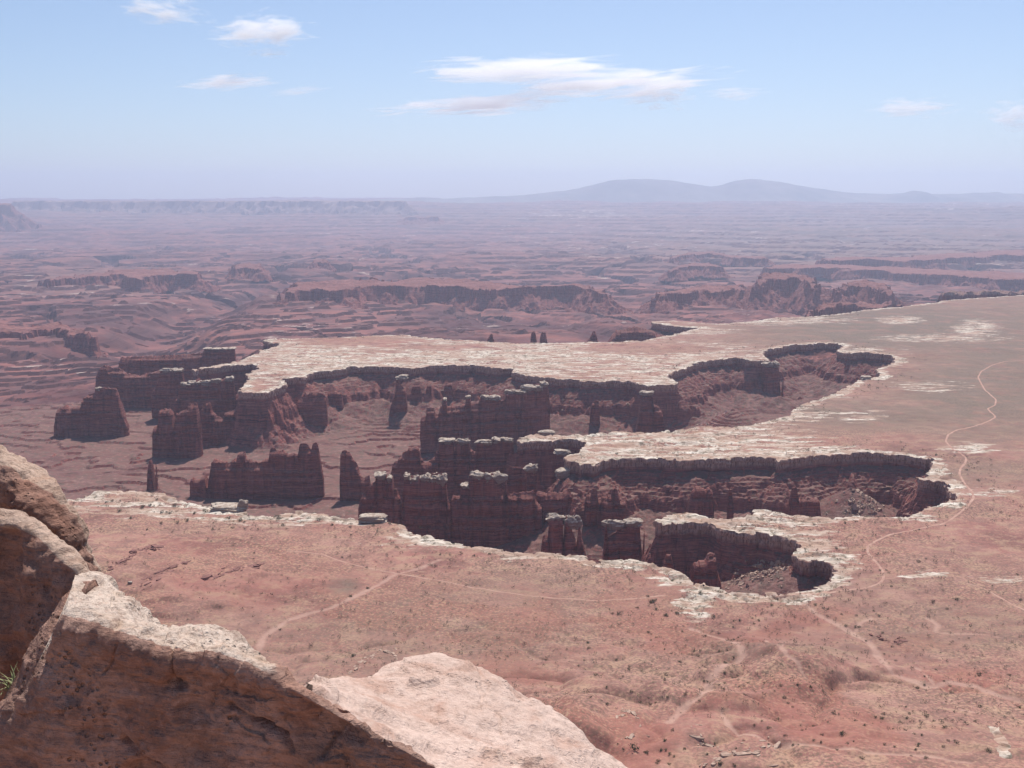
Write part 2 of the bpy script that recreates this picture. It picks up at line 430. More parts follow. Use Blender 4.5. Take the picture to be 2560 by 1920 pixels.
# the low country left of the bench, washes, roads
def world_line(p, z=0.0): return [tuple(float(c) for c in bpz(a, b, z)) for a, b in p]
LX = crop(200, 1240, .40687); LW = crop(1600, 1300, .43399); LB = crop(700, 1400, .45208)
def zbench(x, y):
    r = np.hypot(x, y)
    z = 1.6 * fbm2(x / 90, y / 90, 4, 3) + .5 * fbm2(x / 14, y / 14, 3, 8)
    near = sst(1000, 640, r) 
    z = z + 42 * near ** 1.5
    hills = np.maximum(0, fbm2(x / 120 + 3, y / 95, 4, 21) + .12)
    z = z + 22 * hills * sst(1010, 860, r) * sst(-160, 120, x)
    gul = 1 - np.abs(fbm2(x / 70, y / 70, 3, 31)) * 2.2
    z = z - 5 * np.clip(gul, 0, 1) ** 2 * sst(1000, 850, r)
    # the ledgy red hill beyond the pale block
    px, py = proj(x, y)
    hl = np.exp(-(((px - 200) / 330) ** 2 + ((py - 1455) / 85) ** 2))
    zz = 26 * hl
    z = z + np.where(zz > 1.5, .35 * zz + .65 * terrace(zz + 1.5 * fbm2(x / 25, y / 25, 3, 5), 5.0, .72), zz)
    return z
def on_bench(px, py):
    x, y = bpz(px, py, 0.0)
    for _ in range(5):
        x, y = bpz(px, py, zbench(np.asarray(x, float), np.asarray(y, float)))
    return x, y

# ------------------------------------------------------------------ log-polar sheets
def polar(r0, r1, step, half):
    ca = np.arange(-half, half + step, step)
    rr = np.exp(np.arange(math.log(r0), math.log(r1) + step, step))
    A, R = np.meshgrid(ca, rr)
    return R * np.sin(A), R * np.cos(A)
def coarse_sdf(x, y, poly, k=4):
    n, m = x.shape
    ii = np.unique(np.append(np.arange(0, n, k), n - 1)); jj = np.unique(np.append(np.arange(0, m, k), m - 1))
    c = sdf(x[np.ix_(ii, jj)], y[np.ix_(ii, jj)], poly)
    a = np.array([np.interp(np.arange(m), jj, row) for row in c])
    fi = np.searchsorted(ii, np.arange(n), side='right') - 1; fi = np.clip(fi, 0, len(ii) - 2)
    w = ((np.arange(n) - ii[fi]) / (ii[fi + 1] - ii[fi]))[:, None]
    return a[fi] * (1 - w) + a[fi + 1] * w
def rim_noise(x, y):
    b, bid = cell2(x / 26, y / 26, 4)
    b2, bid2 = cell2(x / 11, y / 9, 6)
    return 4.0 * fbm2(x / 45, y / 45, 4, 12) + 8.5 * (bid - .5) + 4.0 * (bid2 - .5) + .8 * fbm2(x / 7, y / 7, 2, 14)

HALF = math.radians(33.5)
X, Y = polar(470, 5600, .0020, HALF)
D = coarse_sdf(X, Y, BENCH)
D = D + where(np.abs(D) < 60, rim_noise, X, Y) * sst(700, 950, np.hypot(X, Y))
ON = D > -12
Zb = where(ON, zbench, X, Y)
PX, PY = proj(X, Y)
def blob(px, py, cx, cy_, rx, ry, soft=.5):
    return sst(1 + soft, 1 - soft, np.sqrt(((px - cx) / rx) ** 2 + ((py - cy_) / ry) ** 2))
pale = 1.15 * sst(34, 0, D + 12 * where(ON & (D < 90), lambda a, b: fbm2(a / 60, b / 60, 3, 40), X, Y))
for b in [(1250, 895, 720, 52, .95), (820, 900, 300, 70, .9), (1700, 930, 260, 55, .8), (1720, 1108, 330, 55, .95), (2010, 1128, 190, 22, .8),
          (1850, 1302, 230, 30, 1.), (2010, 1360, 110, 40, .9), (2090, 1410, 70, 70, .8), (380, 1265, 260, 36, .8), (760, 1300, 260, 22, .8), (1080, 1352, 190, 22, .75),
          (1740, 1500, 55, 48, .95), (1700, 1440, 90, 30, .7), (2440, 822, 60, 24, .85), (2350, 845, 190, 12, .7), (2250, 800, 60, 10, .9), (1960, 1040, 150, 18, .75),
          (2150, 1040, 90, 22, .6), (2330, 965, 120, 18, .62), (2420, 1120, 80, 16, .8), (2110, 880, 200, 22, .6), (2330, 1210, 60, 40, .7), (2460, 1230, 90, 14, .6), (2310, 1438, 70, 14, .7), (2510, 1448, 90, 14, .7),
          (2050, 985, 90, 16, .7), (1900, 800, 260, 14, .75), (1700, 828, 160, 12, .8), (2330, 1440, 60, 14, .6)]:
    pale = np.maximum(pale, (.86 if (b[2] > 180 and b[1] < 1310 and b[0] < 2050) or b[0] > 2200 else .80) * b[4] * blob(PX, PY, *b[:4], .85))
STREAK = [tuple(float(c) for c in on_bench(*LW(a, b))) for a, b in [(2030, 1200), (2060, 1230), (2075, 1275), (2110, 1300), (2080, 1330), (2100, 1358)]]
sq = np.hypot(X - STREAK[2][0], Y - STREAK[2][1]) < 120
pale = np.maximum(pale, where(sq, lambda a, b: 1.9 * sst(4.5, 1.5, dist_line(a, b, STREAK) + 1.2 * fbm2(a / 6, b / 6, 2, 8)), X, Y))
for b in [(1610, 872, 150, 13, .8), (870, 853, 130, 11, .8), (1480, 905, 90, 6, .3), (1090, 868, 180, 7, .5), (960, 880, 90, 6, .3)]:
    pale = pale * (1 - b[4] * blob(PX, PY, *b[:4]))
veg = np.zeros_like(X)
for b in [(2250, 820, 420, 70, .95), (2450, 980, 240, 120, .85), (2150, 1035, 330, 40, .75), (2560, 860, 280, 130, .85), (2450, 1180, 160, 40, .4), (1830, 985, 80, 14, .5), (2100, 1210, 300, 30, .35), (2350, 1560, 260, 60, .35), (1950, 1640, 260, 60, .3), (2350, 1130, 200, 40, .2), (1000, 1640, 500, 140, .28), (860, 1465, 40, 22, .7), (2000, 1480, 330, 60, .18), (1330, 1480, 300, 60, .25)]:
    veg = np.maximum(veg, b[4] * blob(PX, PY, *b[:4], .7))
red = np.clip(sst(0, .5, where(ON, lambda a, b: fbm2(a / 75, b / 75, 4, 77), X, Y)) * sst(1150, 950, np.hypot(X, Y)) * .9 + .4 * blob(PX, PY, 620, 1440, 300, 80), 0, 1)
WASH = [pts(LW, "930,460 1010,530 1130,590 1240,660 1320,700 1380,790 1440,860 1540,910 1640,945 1800,930 1960,960 2060,1005 2212,1030 2400,1060"),
        pts(LW, "1240,640 1265,590 1330,560"), pts(LW, "290,620 370,650 480,680 570,720 590,780 540,830 430,880 390,920 400,960 350,1010 240,1080 170,1160"),
        pts(LW, "720,690 840,770 900,830 960,910"), pts(LW, "470,1100 510,1180 620,1230 800,1290 1000,1290 1200,1310 1400,1340 1700,1360 1900,1390"),
        pts(LW, "1600,850 1700,950 1640,945"), pts(LW, "1690,640 1800,650 1950,650 2070,670"), pts(LW, "1860,1090 1960,1110"), pts(LW, "1660,560 1720,600 1700,640"),
        pts(LX, "1080,965 1130,860 1280,760 1400,720 1540,690 1640,640 1780,570 1940,480 2100,440 2210,390")]
wash = np.zeros_like(X)
for k, wl in enumerate(WASH):
    q = [tuple(float(c) for c in on_bench(a, b)) for a, b in wl]
    qa = np.array(q); NB = (X > qa[:, 0].min() - 30) & (X < qa[:, 0].max() + 30) & (Y > qa[:, 1].min() - 30) & (Y < qa[:, 1].max() + 30)
    dl = where(NB, lambda a, b: dist_line(a, b, q) + 1.6 * fbm2(a / 14, b / 14, 3, 60 + k), X, Y, fill=1e4)
    wd = (3.4, 1.9, 2.6, 1.8, 1.8, 1.5, 1.5, 2., 2.2, 2.6)[k]
    wash = np.maximum(wash, .72 * sst(wd * 1.6, wd * .5, dl))
    Zb = Zb - (1.2 if k < 9 else .3) * sst(wd * 2.5, wd * .5, dl)
# joints in the slickrock, low ledges
amt = sst(.5, .9, pale)
def joints(a, b, am, d):
    fj, idj = cell2(a / 34, b / 20, 71)
    fj2, idj2 = cell2(a / 90 + .5 * fbm2(a / 100, b / 100, 2, 3), b / 34, 75)
    return am * (3.0 * (idj - .5) - 2.6 * sst(.17, .04, fj)) + am * 4.2 * (idj2 - .5) * sst(2, 14, d)
Zb = Zb + where(ON & (amt > 0), joints, X, Y, amt, D)
Zb = np.where(D < 3, Zb * .7 + .0, Zb)

def clip_sheet(X, Y, Z, D, attrs):
    """the part of a grid where D > 0, cut exactly along D = 0; returns verts, quads, polys, chains of border verts"""
    n, m = X.shape
    ins = D > 0
    idx = -np.ones(n * m, np.int64); flat = ins.ravel(); idx[flat] = np.arange(flat.sum())
    V = [np.stack([X.ravel()[flat], Y.ravel()[flat], Z.ravel()[flat]], 1)]
    A = {k: [v.ravel()[flat]] for k, v in attrs.items()}
    c = ins[:-1, :-1].astype(int) + ins[:-1, 1:] + ins[1:, 1:] + ins[1:, :-1]
    fi, fj = np.nonzero(c == 4)
    q = np.stack([fi * m + fj, fi * m + fj + 1, (fi + 1) * m + fj + 1, (fi + 1) * m + fj], 1)
    quads = idx[q]
    nv = int(flat.sum()); extra = []; exa = {k: [] for k in attrs}; cache = {}
    Xf, Yf, Zf, Df = X.ravel(), Y.ravel(), Z.ravel(), D.ravel(); Af = {k: v.ravel() for k, v in attrs.items()}
    def ev(a, b):
        key = (a, b) if a < b else (b, a)
        if key not in cache:
            t = Df[a] / (Df[a] - Df[b]); t = min(max(t, .02), .98)
            extra.append((Xf[a] + (Xf[b] - Xf[a]) * t, Yf[a] + (Yf[b] - Yf[a]) * t, Zf[a] if flat[a] else Zf[b]))
            s = a if flat[a] else b
            for k in exa: exa[k].append(Af[k][s])
            cache[key] = nv + len(extra) - 1
        return cache[key]
    polys = []; nxt = {}
    for i, j in zip(*np.nonzero((c > 0) & (c < 4))):
        cs = (i * m + j, i * m + j + 1, (i + 1) * m + j + 1, (i + 1) * m + j)
        poly = []; 
        for k in range(4):
            a, b = int(cs[k]), int(cs[(k + 1) % 4])
            if flat[a]: poly.append(int(idx[a]))
            if flat[a] != flat[b]:
                e = ev(a, b)
                poly.append(e)
        polys.append(poly)
        es = [v for v in poly if v >= nv]
        if len(es) == 2:
            k = poly.index(es[0])
            if poly[(k + 1) % len(poly)] == es[1]: nxt[es[0]] = es[1]
            else: nxt[es[1]] = es[0]
        elif len(es) == 4:
            L = len(poly)
            for k in range(L):
                if poly[k] >= nv and poly[(k + 1) % L] >= nv: nxt[poly[k]] = poly[(k + 1) % L]
    V = np.concatenate([V[0], np.array(extra).reshape(-1, 3)])
    A = {k: np.concatenate([A[k][0], np.array(exa[k])]) for k in A}
    starts = set(nxt) - set(nxt.values()); chains = []; left = dict(nxt)
    for s in list(starts) + list(nxt):
        if s not in left: continue
        ch = [s]; cur = s
        while cur in left:
            cur = left.pop(cur); ch.append(cur)
            if cur == s: break
        if len(ch) > 8: chains.append(ch)
    return V, quads, polys, chains, A

V, quads, polys, chains, A = clip_sheet(X, Y, Zb, D, dict(pale=pale, veg=veg, wash=wash, red=red))
# faces were gathered clockwise seen from above for this axis order; flip them upward
quads = quads[:, ::-1]; polys = [p[::-1] for p in polys]
bench = link("rock_bench", mesh_np("rock_bench", V, quads, None, polys, M_BENCH, True, A))
tag(bench, kind="structure")
# the sheer rim below the edge
wv, wq = [], []; nb = 0
for ch in chains:
    p = V[ch]; L = len(p)
    closed = ch[0] == ch[-1]
    tg = np.zeros((L, 2))
    pp = p[:, :2]
    k = 3
    if closed:
        q = pp[:-1]; tt = np.roll(q, -k, 0) - np.roll(q, k, 0); tg[:-1] = tt; tg[-1] = tt[0]
    else:
        pad = np.concatenate([np.repeat(pp[:1], k, 0), pp, np.repeat(pp[-1:], k, 0)]); tg = pad[2 * k:] - pad[:-2 * k]
    tg /= np.linalg.norm(tg, axis=1, keepdims=True) + 1e-9
    # outward: towards falling D
    nrm = np.stack([tg[:, 1], -tg[:, 0]], 1)
    mid = pp + nrm * 6
    if np.median(sdf(mid[:, 0], mid[:, 1], BENCH) - sdf(pp[:, 0], pp[:, 1], BENCH)) > 0: nrm = -nrm
    hs = np.array([0, .8, 2, 3.5, 5, 6.5, 8, 9, 10, 12, 14, 16, 18, 20, 22, 25])
    rows = []
    for h in hs:
        capo = .9 * np.sin(min(h, 8) / 8 * math.pi) ** .5 if h < 8.5 else -1.6 + (h - 9) * .12
        fl = fbm3(p[:, 0] / 6, p[:, 1] / 6, np.full(L, h / 9), 3, 90) * (1.6 if h > 0 else 0) + fbm3(p[:, 0] / 30, p[:, 1] / 30, np.full(L, h / 3.5), 2, 95) * (1.2 if h > 0 else 0)
        o = capo + fl
        rows.append(np.stack([p[:, 0] + nrm[:, 0] * o, p[:, 1] + nrm[:, 1] * o, p[:, 2] - h], 1))
    wv.append(np.concatenate(rows)); wq.append(gridquads(len(hs), L) + nb); nb += len(hs) * L
cl = link("cliff_wall", mesh_np("cliff_wall", np.concatenate(wv), np.concatenate(wq), None, None, M_STRATA, False), bench)

# ------------------------------------------------------------------ the ground below the bench
def R5w(a, b): return bpz(*R5(a, b), -35.0)
STEEP = [(*bpz(a, b), rr, s) for a, b, rr, s in [(1660, 1305, 90, 4.), (1290, 1100, 110, 5.), (1400, 1100, 60, 3.), (610, 975, 130, 5.), (700, 955, 80, 3.), (420, 925, 160, 5.), (520, 915, 110, 4.), (1640, 962, 70, 4.),
                                           (1930, 898, 60, 4.), (1760, 1315, 60, 2.6), (900, 1300, 90, 4), (1050, 1340, 80, 4), (560, 905, 120, 4.), (2330, 1200, 60, 3.), (2080, 985, 70, 3.)]]
TALUS = [(*bpz(1992, 1388), -15.0, .44), (*bpz(1935, 1375), -24.0, .5), (*R5w(1150, 1000), -30.0, .6), (*R5w(420, 520), -26.0, .55)]
CANYON = world_line([(330, 900), (420, 830), (480, 790), (560, 757), (640, 735), (720, 715), (840, 700), (1000, 690)], -210)
def zlow(x, y, dd, fine=True):
    q = np.maximum(-dd, 0)
    s = np.ones_like(x)
    for sx, sy, rr, st in STEEP:
        s = np.maximum(s, 1 + (st - 1) * np.exp(-((x - sx) ** 2 + (y - sy) ** 2) / rr ** 2))
    w = q * s + (16 * fbm2(x / 55, y / 55, 4, 51) + 5 * fbm2(x / 14, y / 14, 3, 55)) * sst(4, 30, q)
    w = np.maximum(w, 0)
    z = np.interp(w, [0, 10, 42, 50, 58, 66, 150, 260, 600], [-20, -26, -46, -52, -68, -71, -108, -118, -124])
    band = sst(-22, -28, z) * sst(-72, -66, z)
    zt = terrace(z + 1.3 * fbm2(x / 30, y / 30, 3, 58), 4.6, .6)
    z = z + (zt - z) * band * .9
    r = np.hypot(x, y)
    for ax_, ay_, az_, sl_ in TALUS:
        z = np.where(q > 3, np.maximum(z, az_ - sl_ * np.hypot(x - ax_, y - ay_) + 1.6 * fbm2(x / 9, y / 9, 4, 57)), z)
    far = sst(250, 900, q)
    base = np.interp(r, [0, 2000, 3500, 6000, 10000, 15000, 20000, 26000, 40000], [-122, -124, -150, -195, -215, -190, -80, 230, 400])
    rough = 18 * fbm2(x / 420, y / 480, 5, 61) + 42 * fbm2(x / 1500, y / 1500, 4, 63) + 16 * fbm2(x / 110, y / 140, 5, 62)
    rough = rough + 60 * fbm2(x / 5200, y / 3600, 4, 66) * sst(5000, 11000, r)
    zo = base + rough
    st = np.interp(r, [2500, 5000, 8000, 20000], [9, 17, 26, 48])
    ph = zo / st
    kf = np.floor(ph); fr = ph - kf
    tm = sst(-.6, .05, fbm2(x / 1100, y / 1300, 4, 64))
    tm = tm * (.6 + .4 * sst(16000, 9000, r))
    zo = (kf + .22 * fr + .78 * sst(.9, .985, fr)) * st * tm + zo * (1 - tm)
    lip = sst(.02, .10, fr) * sst(.30, .14, fr)
    z = z * (1 - far) + np.minimum(zo, -100 + 2000 * sst(9000, 16000, r)) * far
    fl = sst(90, 200, q) * (1 - far)
    g = z + .02 * x + .055 * y + 8 * fbm2(x / 260, y / 200, 4, 65) + 1.6 * fbm2(x / 40, y / 34, 3, 73)
    z = z + (terrace(g, 5.5, .93) - g) * fl * .95 * sst(-.55, -.1, fbm2(x / 160, y / 160, 3, 74))
    rv = np.abs(fbm2(x / 2600 + 5, y / 2900, 4, 67)); rv2 = np.abs(fbm2(x / 900, y / 1000 + 3, 4, 69))
    z = z - (75 * sst(.085, .035, rv) + 30 * sst(.07, .03, rv2)) * sst(3600, 5200, r) * sst(17000, 12000, r)
    cd = dist_line(x, y, CANYON) + 60 * fbm2(x / 300, y / 300, 3, 68)
    z = z - 95 * sst(330, 60, cd) * sst(2500, 3600, r)
    return z, lip * far
def low_attrs(x, y, lip):
    px, py = proj(x, y, -150)
    veg = np.zeros_like(x)
    for b in [(2150, 600, 620, 60, .55), (2450, 560, 400, 60, .5), (1300, 560, 600, 12, .4), (250, 690, 260, 40, .25), (400, 560, 500, 10, .35)]:
        veg = np.maximum(veg, b[4] * blob(px, py, *b[:4], .7))
    pl = lip * (.22 + .9 * fbm2(x / 900, y / 600, 3, 70)) + .5 * blob(px, py, 1440, 562, 130, 6) + .5 * blob(px, py, 230, 1170, 130, 22) + .35 * blob(px, py, 2250, 540, 320, 30) + .3 * blob(px, py, 1550, 600, 400, 40)
    return dict(pale=pl, veg=veg)
def low_sheet(name, r0, r1, step, keep_in):
    x, y = polar(r0, r1, step, HALF)
    d = coarse_sdf(x, y, BENCH, 5)
    d2 = d + where(np.abs(d) < 90, rim_noise, x, y)
    mk = d2 < keep_in + 25
    z = np.zeros(x.shape); lip = z.copy()
    z[mk], lip[mk] = zlow(x[mk], y[mk], d2[mk])
    d = d2
    keep = d < keep_in
    face = keep[:-1, :-1] & keep[:-1, 1:] & keep[1:, 1:] & keep[1:, :-1]
    m = x.shape[1]
    fi, fj = np.nonzero(face)
    q = np.stack([fi * m + fj, (fi + 1) * m + fj, (fi + 1) * m + fj + 1, fi * m + fj + 1], 1)
    used = np.unique(q); remap = -np.ones(x.size, np.int64); remap[used] = np.arange(len(used))
    at = low_attrs(x, y, lip)
    vv = np.stack([x.ravel(), y.ravel(), z.ravel()], 1)[used]
    return vv, remap[q], {k: v.ravel()[used] for k, v in at.items()}
vv, q, at = low_sheet("canyon_floor", 960, 3000, .0016, 9)
tag(link("canyon_floor", mesh_np("canyon_floor", vv, q, None, None, M_STRATA, False, at)), kind="structure")
vv, q, at = low_sheet("desert_plain", 2970, 42000, .0030, 14)
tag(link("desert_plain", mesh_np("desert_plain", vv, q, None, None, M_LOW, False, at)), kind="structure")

# ------------------------------------------------------------------ fins, towers and spires
def fin(name, label, cat, Yd, sky_pts, base, thick, caps=(), group=None, skew=0.0, taper=.55, seed=1, mat=None, step=1.5):
    """a rock wall following a traced skyline: flutes, beds and a talus-buried foot; caps are parts"""
    sp = np.array(sky_pts, float)
    cx = sp[:, 0].mean()
    top = []
    for a, b in sp:
        yy = Yd + skew * (a - cx)
        top.append(bpy_at(a, b, yy))
    top = np.array(top)
    x0, x1 = top[:, 0].min(), top[:, 0].max()
    n = max(10, int((x1 - x0) / step))
    xs = np.linspace(x0, x1, n)
    order = np.argsort(top[:, 0], kind='stable')
    zt = np.interp(xs, top[order, 0], top[order, 2]); yc = np.interp(xs, top[order, 0], top[order, 1])
    blk = _h(np.floor(xs / 4.5 + seed).astype(np.int32), np.full(n, seed, np.int32), np.zeros(1, np.int32), 7) - .6
    zt = zt + 4.0 * blk * (np.abs(np.linspace(-1, 1, n)) < .97) * (0.5 if caps else 1) + .9 * vn2(xs / 3.1, np.full(n, seed * 3.7), seed) + .6 * vn2(xs / 1.3, np.full(n, seed * 1.7), seed + 1)
    yc = yc + 5 * vn2(xs / 28, np.full(n, seed + .5), seed + 2)
    u = np.linspace(-1, 1, n)
    env = (1 - np.abs(u) ** 6) ** .5
    # thickness follows the local height: a wall thins towards its low ends
    hgt = np.maximum(zt - base, 2)
    mlev = 34
    ang = np.linspace(0, 1, mlev)
    org = np.array([(x0 + x1) / 2, Yd, base])
    allv = []
    for side in (-1, 1):
        lev = ang if side < 0 else ang[::-1]
        for v in lev:
            z = base + hgt * v
            zrel = z
            fluting = 3.4 * fbm2(xs / 10, zrel / 70 + side * 50, 3, seed + 10) + 2.2 * np.abs(vn2(xs / 4.2, zrel / 50 + side * 31, seed + 14)) - 4.5 * sst(.16, .0, np.abs(vn2(xs / 13, zrel / 110 + side * 17, seed + 15)))
            colm = (_h(np.floor(xs / 7.5 + 2 * vn2(zrel / 60, xs / 40, seed)).astype(np.int32), np.full(n, 3 + side, np.int32), np.zeros(1, np.int32), seed) - .5) * 5 * (1 - .4 * v)
            fluting = fluting * .5 + colm * .9
            bedv = 2.9 * np.sign(vn2(zrel / 5.0, xs / 120, 777)) * np.abs(vn2(zrel / 5.0, xs / 120, 777)) ** .5 + .9 * vn2(zrel / 1.8, xs / 60, 778)
            cliffy = 1 - taper * np.minimum(1, (z - base) / max(hgt.max(), 1)) 
            th = thick * .5 * cliffy
            th = th * (.25 + .75 * env) * (1 - .55 * sst(.9, 1.0, v)) + (fluting + bedv) * (.35 + .65 * env) * (1 if v < 1 else .5)
            th = np.maximum(th, .6)
            if v == 1.0: th = th * .5
            allv.append(np.stack([xs + .8 * vn2(zrel / 2.5, xs / 50, seed + 20) * (np.abs(u) > .93), yc + side * th, z], 1))
    P = np.concatenate(allv) - org
    R = 2 * mlev
    q = gridquads(R, n)
    # close both ends
    ends = []
    for col in (0, n - 1):
        for k in range(mlev - 1):
            f = [k * n + col, (k + 1) * n + col, (R - 2 - k) * n + col, (R - 1 - k) * n + col]
            ends.append(f if col == 0 else f[::-1])
    q = np.concatenate([q, np.array(ends)])
    root = link(name, None if caps else mesh_np(name, P, q, None, None, mat or M_FIN, False), None, org)
    tag(root, label, cat, group)
    if caps:
        link("shaft", mesh_np("shaft", P, q, None, None, mat or M_FIN, False), root)
        for ci, c in enumerate(caps):
            a, b, yt = c[:3]
            hp = c[3] if len(c) > 3 else 13
            yy = Yd + skew * ((a + b) / 2 - cx)
            pl, pr = bpy_at(a, yt, yy), bpy_at(b, yt, yy)
            hh = hp * 1.45 * yy / F
            wid = pr[0] - pl[0]; rg_ = np.random.default_rng(seed * 31 + ci)
            npc = max(1, int(round(wid / 21.0)))
            cuts = np.concatenate([[0], np.sort((np.arange(1, npc) + rg_.uniform(-.28, .28, npc - 1)) / npc), [1]])
            for c0, c1 in zip(cuts[:-1], cuts[1:]):
                m_ = pl + (pr - pl) * (c0 + c1) / 2; w_ = wid * (c1 - c0) / 2
                m_ = m_ + np.array([0, rg_.normal(0, 1.5), rg_.uniform(-.28, .05) * hh])
                cap_rock(root, org, m_, w_ * rg_.uniform(1.0, 1.15), max(thick * .36, w_ * .7) * rg_.uniform(.75, 1.1), hh * rg_.uniform(.65, 1.15), int(rg_.integers(1, 9999)))
    return root
def cap_rock(root, org, c, rx, ry, hh, seed, mat=None, name="cap_rock"):
    """a weathered block of pale sandstone: bedded, rounded, uneven"""
    nu, nv = 44, 18
    th = np.linspace(0, 2 * math.pi, nu, endpoint=False); ph = np.linspace(-math.pi / 2, math.pi / 2, nv)
    T, Pp = np.meshgrid(th, ph)
    se = lambda a, e: np.sign(a) * np.abs(a) ** e
    x = se(np.cos(T), .62) * np.abs(np.cos(Pp)) ** .38; y = se(np.sin(T), .62) * np.abs(np.cos(Pp)) ** .38; z = se(np.sin(Pp), .55)
    d = 1 + .34 * fbm3(x * 1.3 + seed * 1.7, y * 1.3, z * .6, 4, seed * 3 + 1) + .13 * vn2(z * 4 + seed, T * .7, seed) - .14 * sst(.2, -1, z)
    d = d - .22 * np.exp(-(np.sin(T * 1.5 + seed) / .16) ** 2) * (np.abs(z) < .98)
    P = np.stack([x * rx * d, y * ry * d, z * hh * .5 * (1 + .5 * fbm2(x * 1.6 + seed * 2.3, y * 1.6, 3, seed + 3)) - hh * .44], -1).reshape(-1, 3)
    P = P + (np.asarray(c) - org)
    q = gridquads(nv, nu, True)
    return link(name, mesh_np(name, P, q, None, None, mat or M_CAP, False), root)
def C(mapf, *spec):
    out = []
    for s in spec:
        a, y = mapf(s[0], s[2]); b, _ = mapf(s[1], s[2]); out.append((a, b, y) + tuple(s[3:]))
    return out

G = "eroded rock fins and towers of the basin"
fin("rock_fin", "long dark jagged wall standing alone on the basin floor", "rock fin", 1800, pts(R3, "1170,1050 1172,935 1185,920 1235,922 1245,905 1270,905 1280,960 1290,965 1300,830 1320,805 1390,810 1400,825 1460,800 1462,765 1505,765 1508,800 1560,815 1600,825 1655,790 1660,740 1690,740 1700,755 1745,752 1750,770 1835,770 1840,715 1880,705 1900,720 1915,745 1922,705 1945,695 1955,720 1965,780 1990,940 1995,1045"), -128, 26, (), G, seed=3)
fin("rock_fin", "dark leaning blade with a low shoulder right of the long jagged wall", "rock fin", 1785, pts(R4, "2,1060 4,770 20,755 60,757 85,800 105,830 120,890 135,910 150,915 165,905 185,905 188,960 189,1070"), -128, 20, (), G, seed=4)
fin("rock_tower", "dark wall with two small cream caps, leftmost of the near capped row", "rock fin", 1500, pts(R4, "112,1150 118,1060 160,1000 185,960 215,950 218,900 285,897 290,930 325,902 330,990 350,985 360,1010 375,1050 380,1150"), -122, 24, C(R4, (218, 288, 893, 15), (288, 326, 898, 14)), G, seed=5)
fin("rock_tower", "fluted wall topped by a row of five cream caps", "rock fin", 1495, pts(R4, "380,1150 395,910 420,900 425,908 488,910 490,930 497,912 555,910 558,899 600,894 650,902 655,960 660,1040 680,1120"), -122, 24, C(R4, (395, 427, 893, 11), (422, 488, 903, 15), (495, 557, 905, 15), (557, 605, 893, 18), (600, 655, 890, 18)), G, seed=6)
fin("rock_tower", "broad block tower with three thick cream caps and a small one left", "rock fin", 1500, pts(R4, "675,1120 690,1030 740,1025 748,958 790,958 792,910 800,895 885,890 940,887 1015,890 1020,940 1010,1010 1040,1020 1100,1010 1195,1000 1200,1050 1240,1110"), -122, 26, C(R4, (748, 792, 952, 10), (797, 888, 886, 19), (885, 943, 882, 17), (943, 1018, 880, 20)), G, seed=7)
fin("rock_tower", "slender mushroom tower with one pale cap in front of the pale promontory", "rock tower", 1580, pts(R4, "1146,1010 1150,980 1155,900 1146,872 1150,850 1206,848 1212,880 1200,920 1202,1010"), -95, 16, C(R4, (1137, 1217, 843, 13)), G, seed=8, taper=.1)
fin("rock_fin", "squat uncapped block between the mushroom tower and the three-capped tower", "rock fin", 1612, pts(R4, "1022,1010 1028,860 1060,850 1090,858 1130,852 1142,870 1148,1010"), -110, 22, (), G, seed=9)
fin("rock_tower", "stub tower with a square head below the ledgy slope", "rock tower", 1490, pts(R6, "1498,360 1508,222 1545,215 1548,170 1580,170 1585,225 1640,235 1647,360"), -100, 20, (), G, seed=10)
fin("rock_tower", "stub tower with a pointed knob right of the square headed stub", "rock tower", 1480, pts(R6, "1598,360 1610,240 1640,225 1670,215 1675,185 1700,175 1712,200 1720,235 1755,250 1760,360"), -100, 20, (), G, seed=11)
fin("rock_fin", "dark ledgy mass reaching right from the three-capped tower", "rock fin", 1520, pts(R4, "1195,1130 1205,1020 1230,1000 1330,1010 1400,985 1420,1010 1425,1130"), -110, 30, (), G, seed=12)
fin("rock_fin", "stepped dark fin with four slim capped towers below the pale promontory tip", "rock fin", 1735, pts(R4, "310,900 318,860 330,830 380,790 385,760 415,755 420,735 480,730 490,760 500,800 520,830 580,800 590,760 605,745 611,694 698,692 702,735 714,738 717,684 797,680 802,740 835,760 841,690 930,686 936,685 1060,683 1068,740 1072,800"), -120, 24, C(R4, (610, 700, 685, 8), (715, 800, 677, 12), (840, 932, 682, 9), (935, 1062, 677, 9)), G, seed=13)
fin("rock_fin", "long dark fin under a stair of cream caps in the middle basin", "rock fin", 2150, pts(R4, "493,640 495,560 500,545 530,540 532,490 580,490 585,530 610,525 612,485 632,470 636,435 655,435 658,480 700,480 770,470 775,420 800,417 803,465 850,460 865,425 980,415 985,450 1015,440 1020,385 1130,380 1135,365 1240,336 1275,332 1282,400 1290,480"), -124, 30, C(R4, (632, 657, 428, 7), (770, 802, 412, 6), (865, 980, 408, 8), (1018, 1140, 378, 9), (1110, 1250, 350, 10), (1225, 1277, 328, 10)), G, seed=14, skew=.25)
fin("rock_tower", "tapering pyramid tower with a small double cap left of the stair-capped fin", "rock tower", 2385, pts(R4, "292,610 305,520 318,440 345,380 350,320 345,298 410,294 413,320 405,380 412,450 418,590"), -124, 26, C(R4, (340, 413, 294, 7), (365, 413, 286, 5)), G, seed=15)
fin("rock_fin", "uncapped notched fin right behind the tapering double capped tower", "rock fin", 2440, pts(R4, "425,500 435,400 450,350 490,340 500,390 520,400 540,345 560,350 565,480"), -112, 24, (), G, seed=16)
fin("rock_fin", "small square buttress against the far basin wall above the stair-capped fin", "rock fin", 2460, pts(R4, "636,440 640,350 655,335 690,335 698,440"), -100, 20, (), G, seed=17)
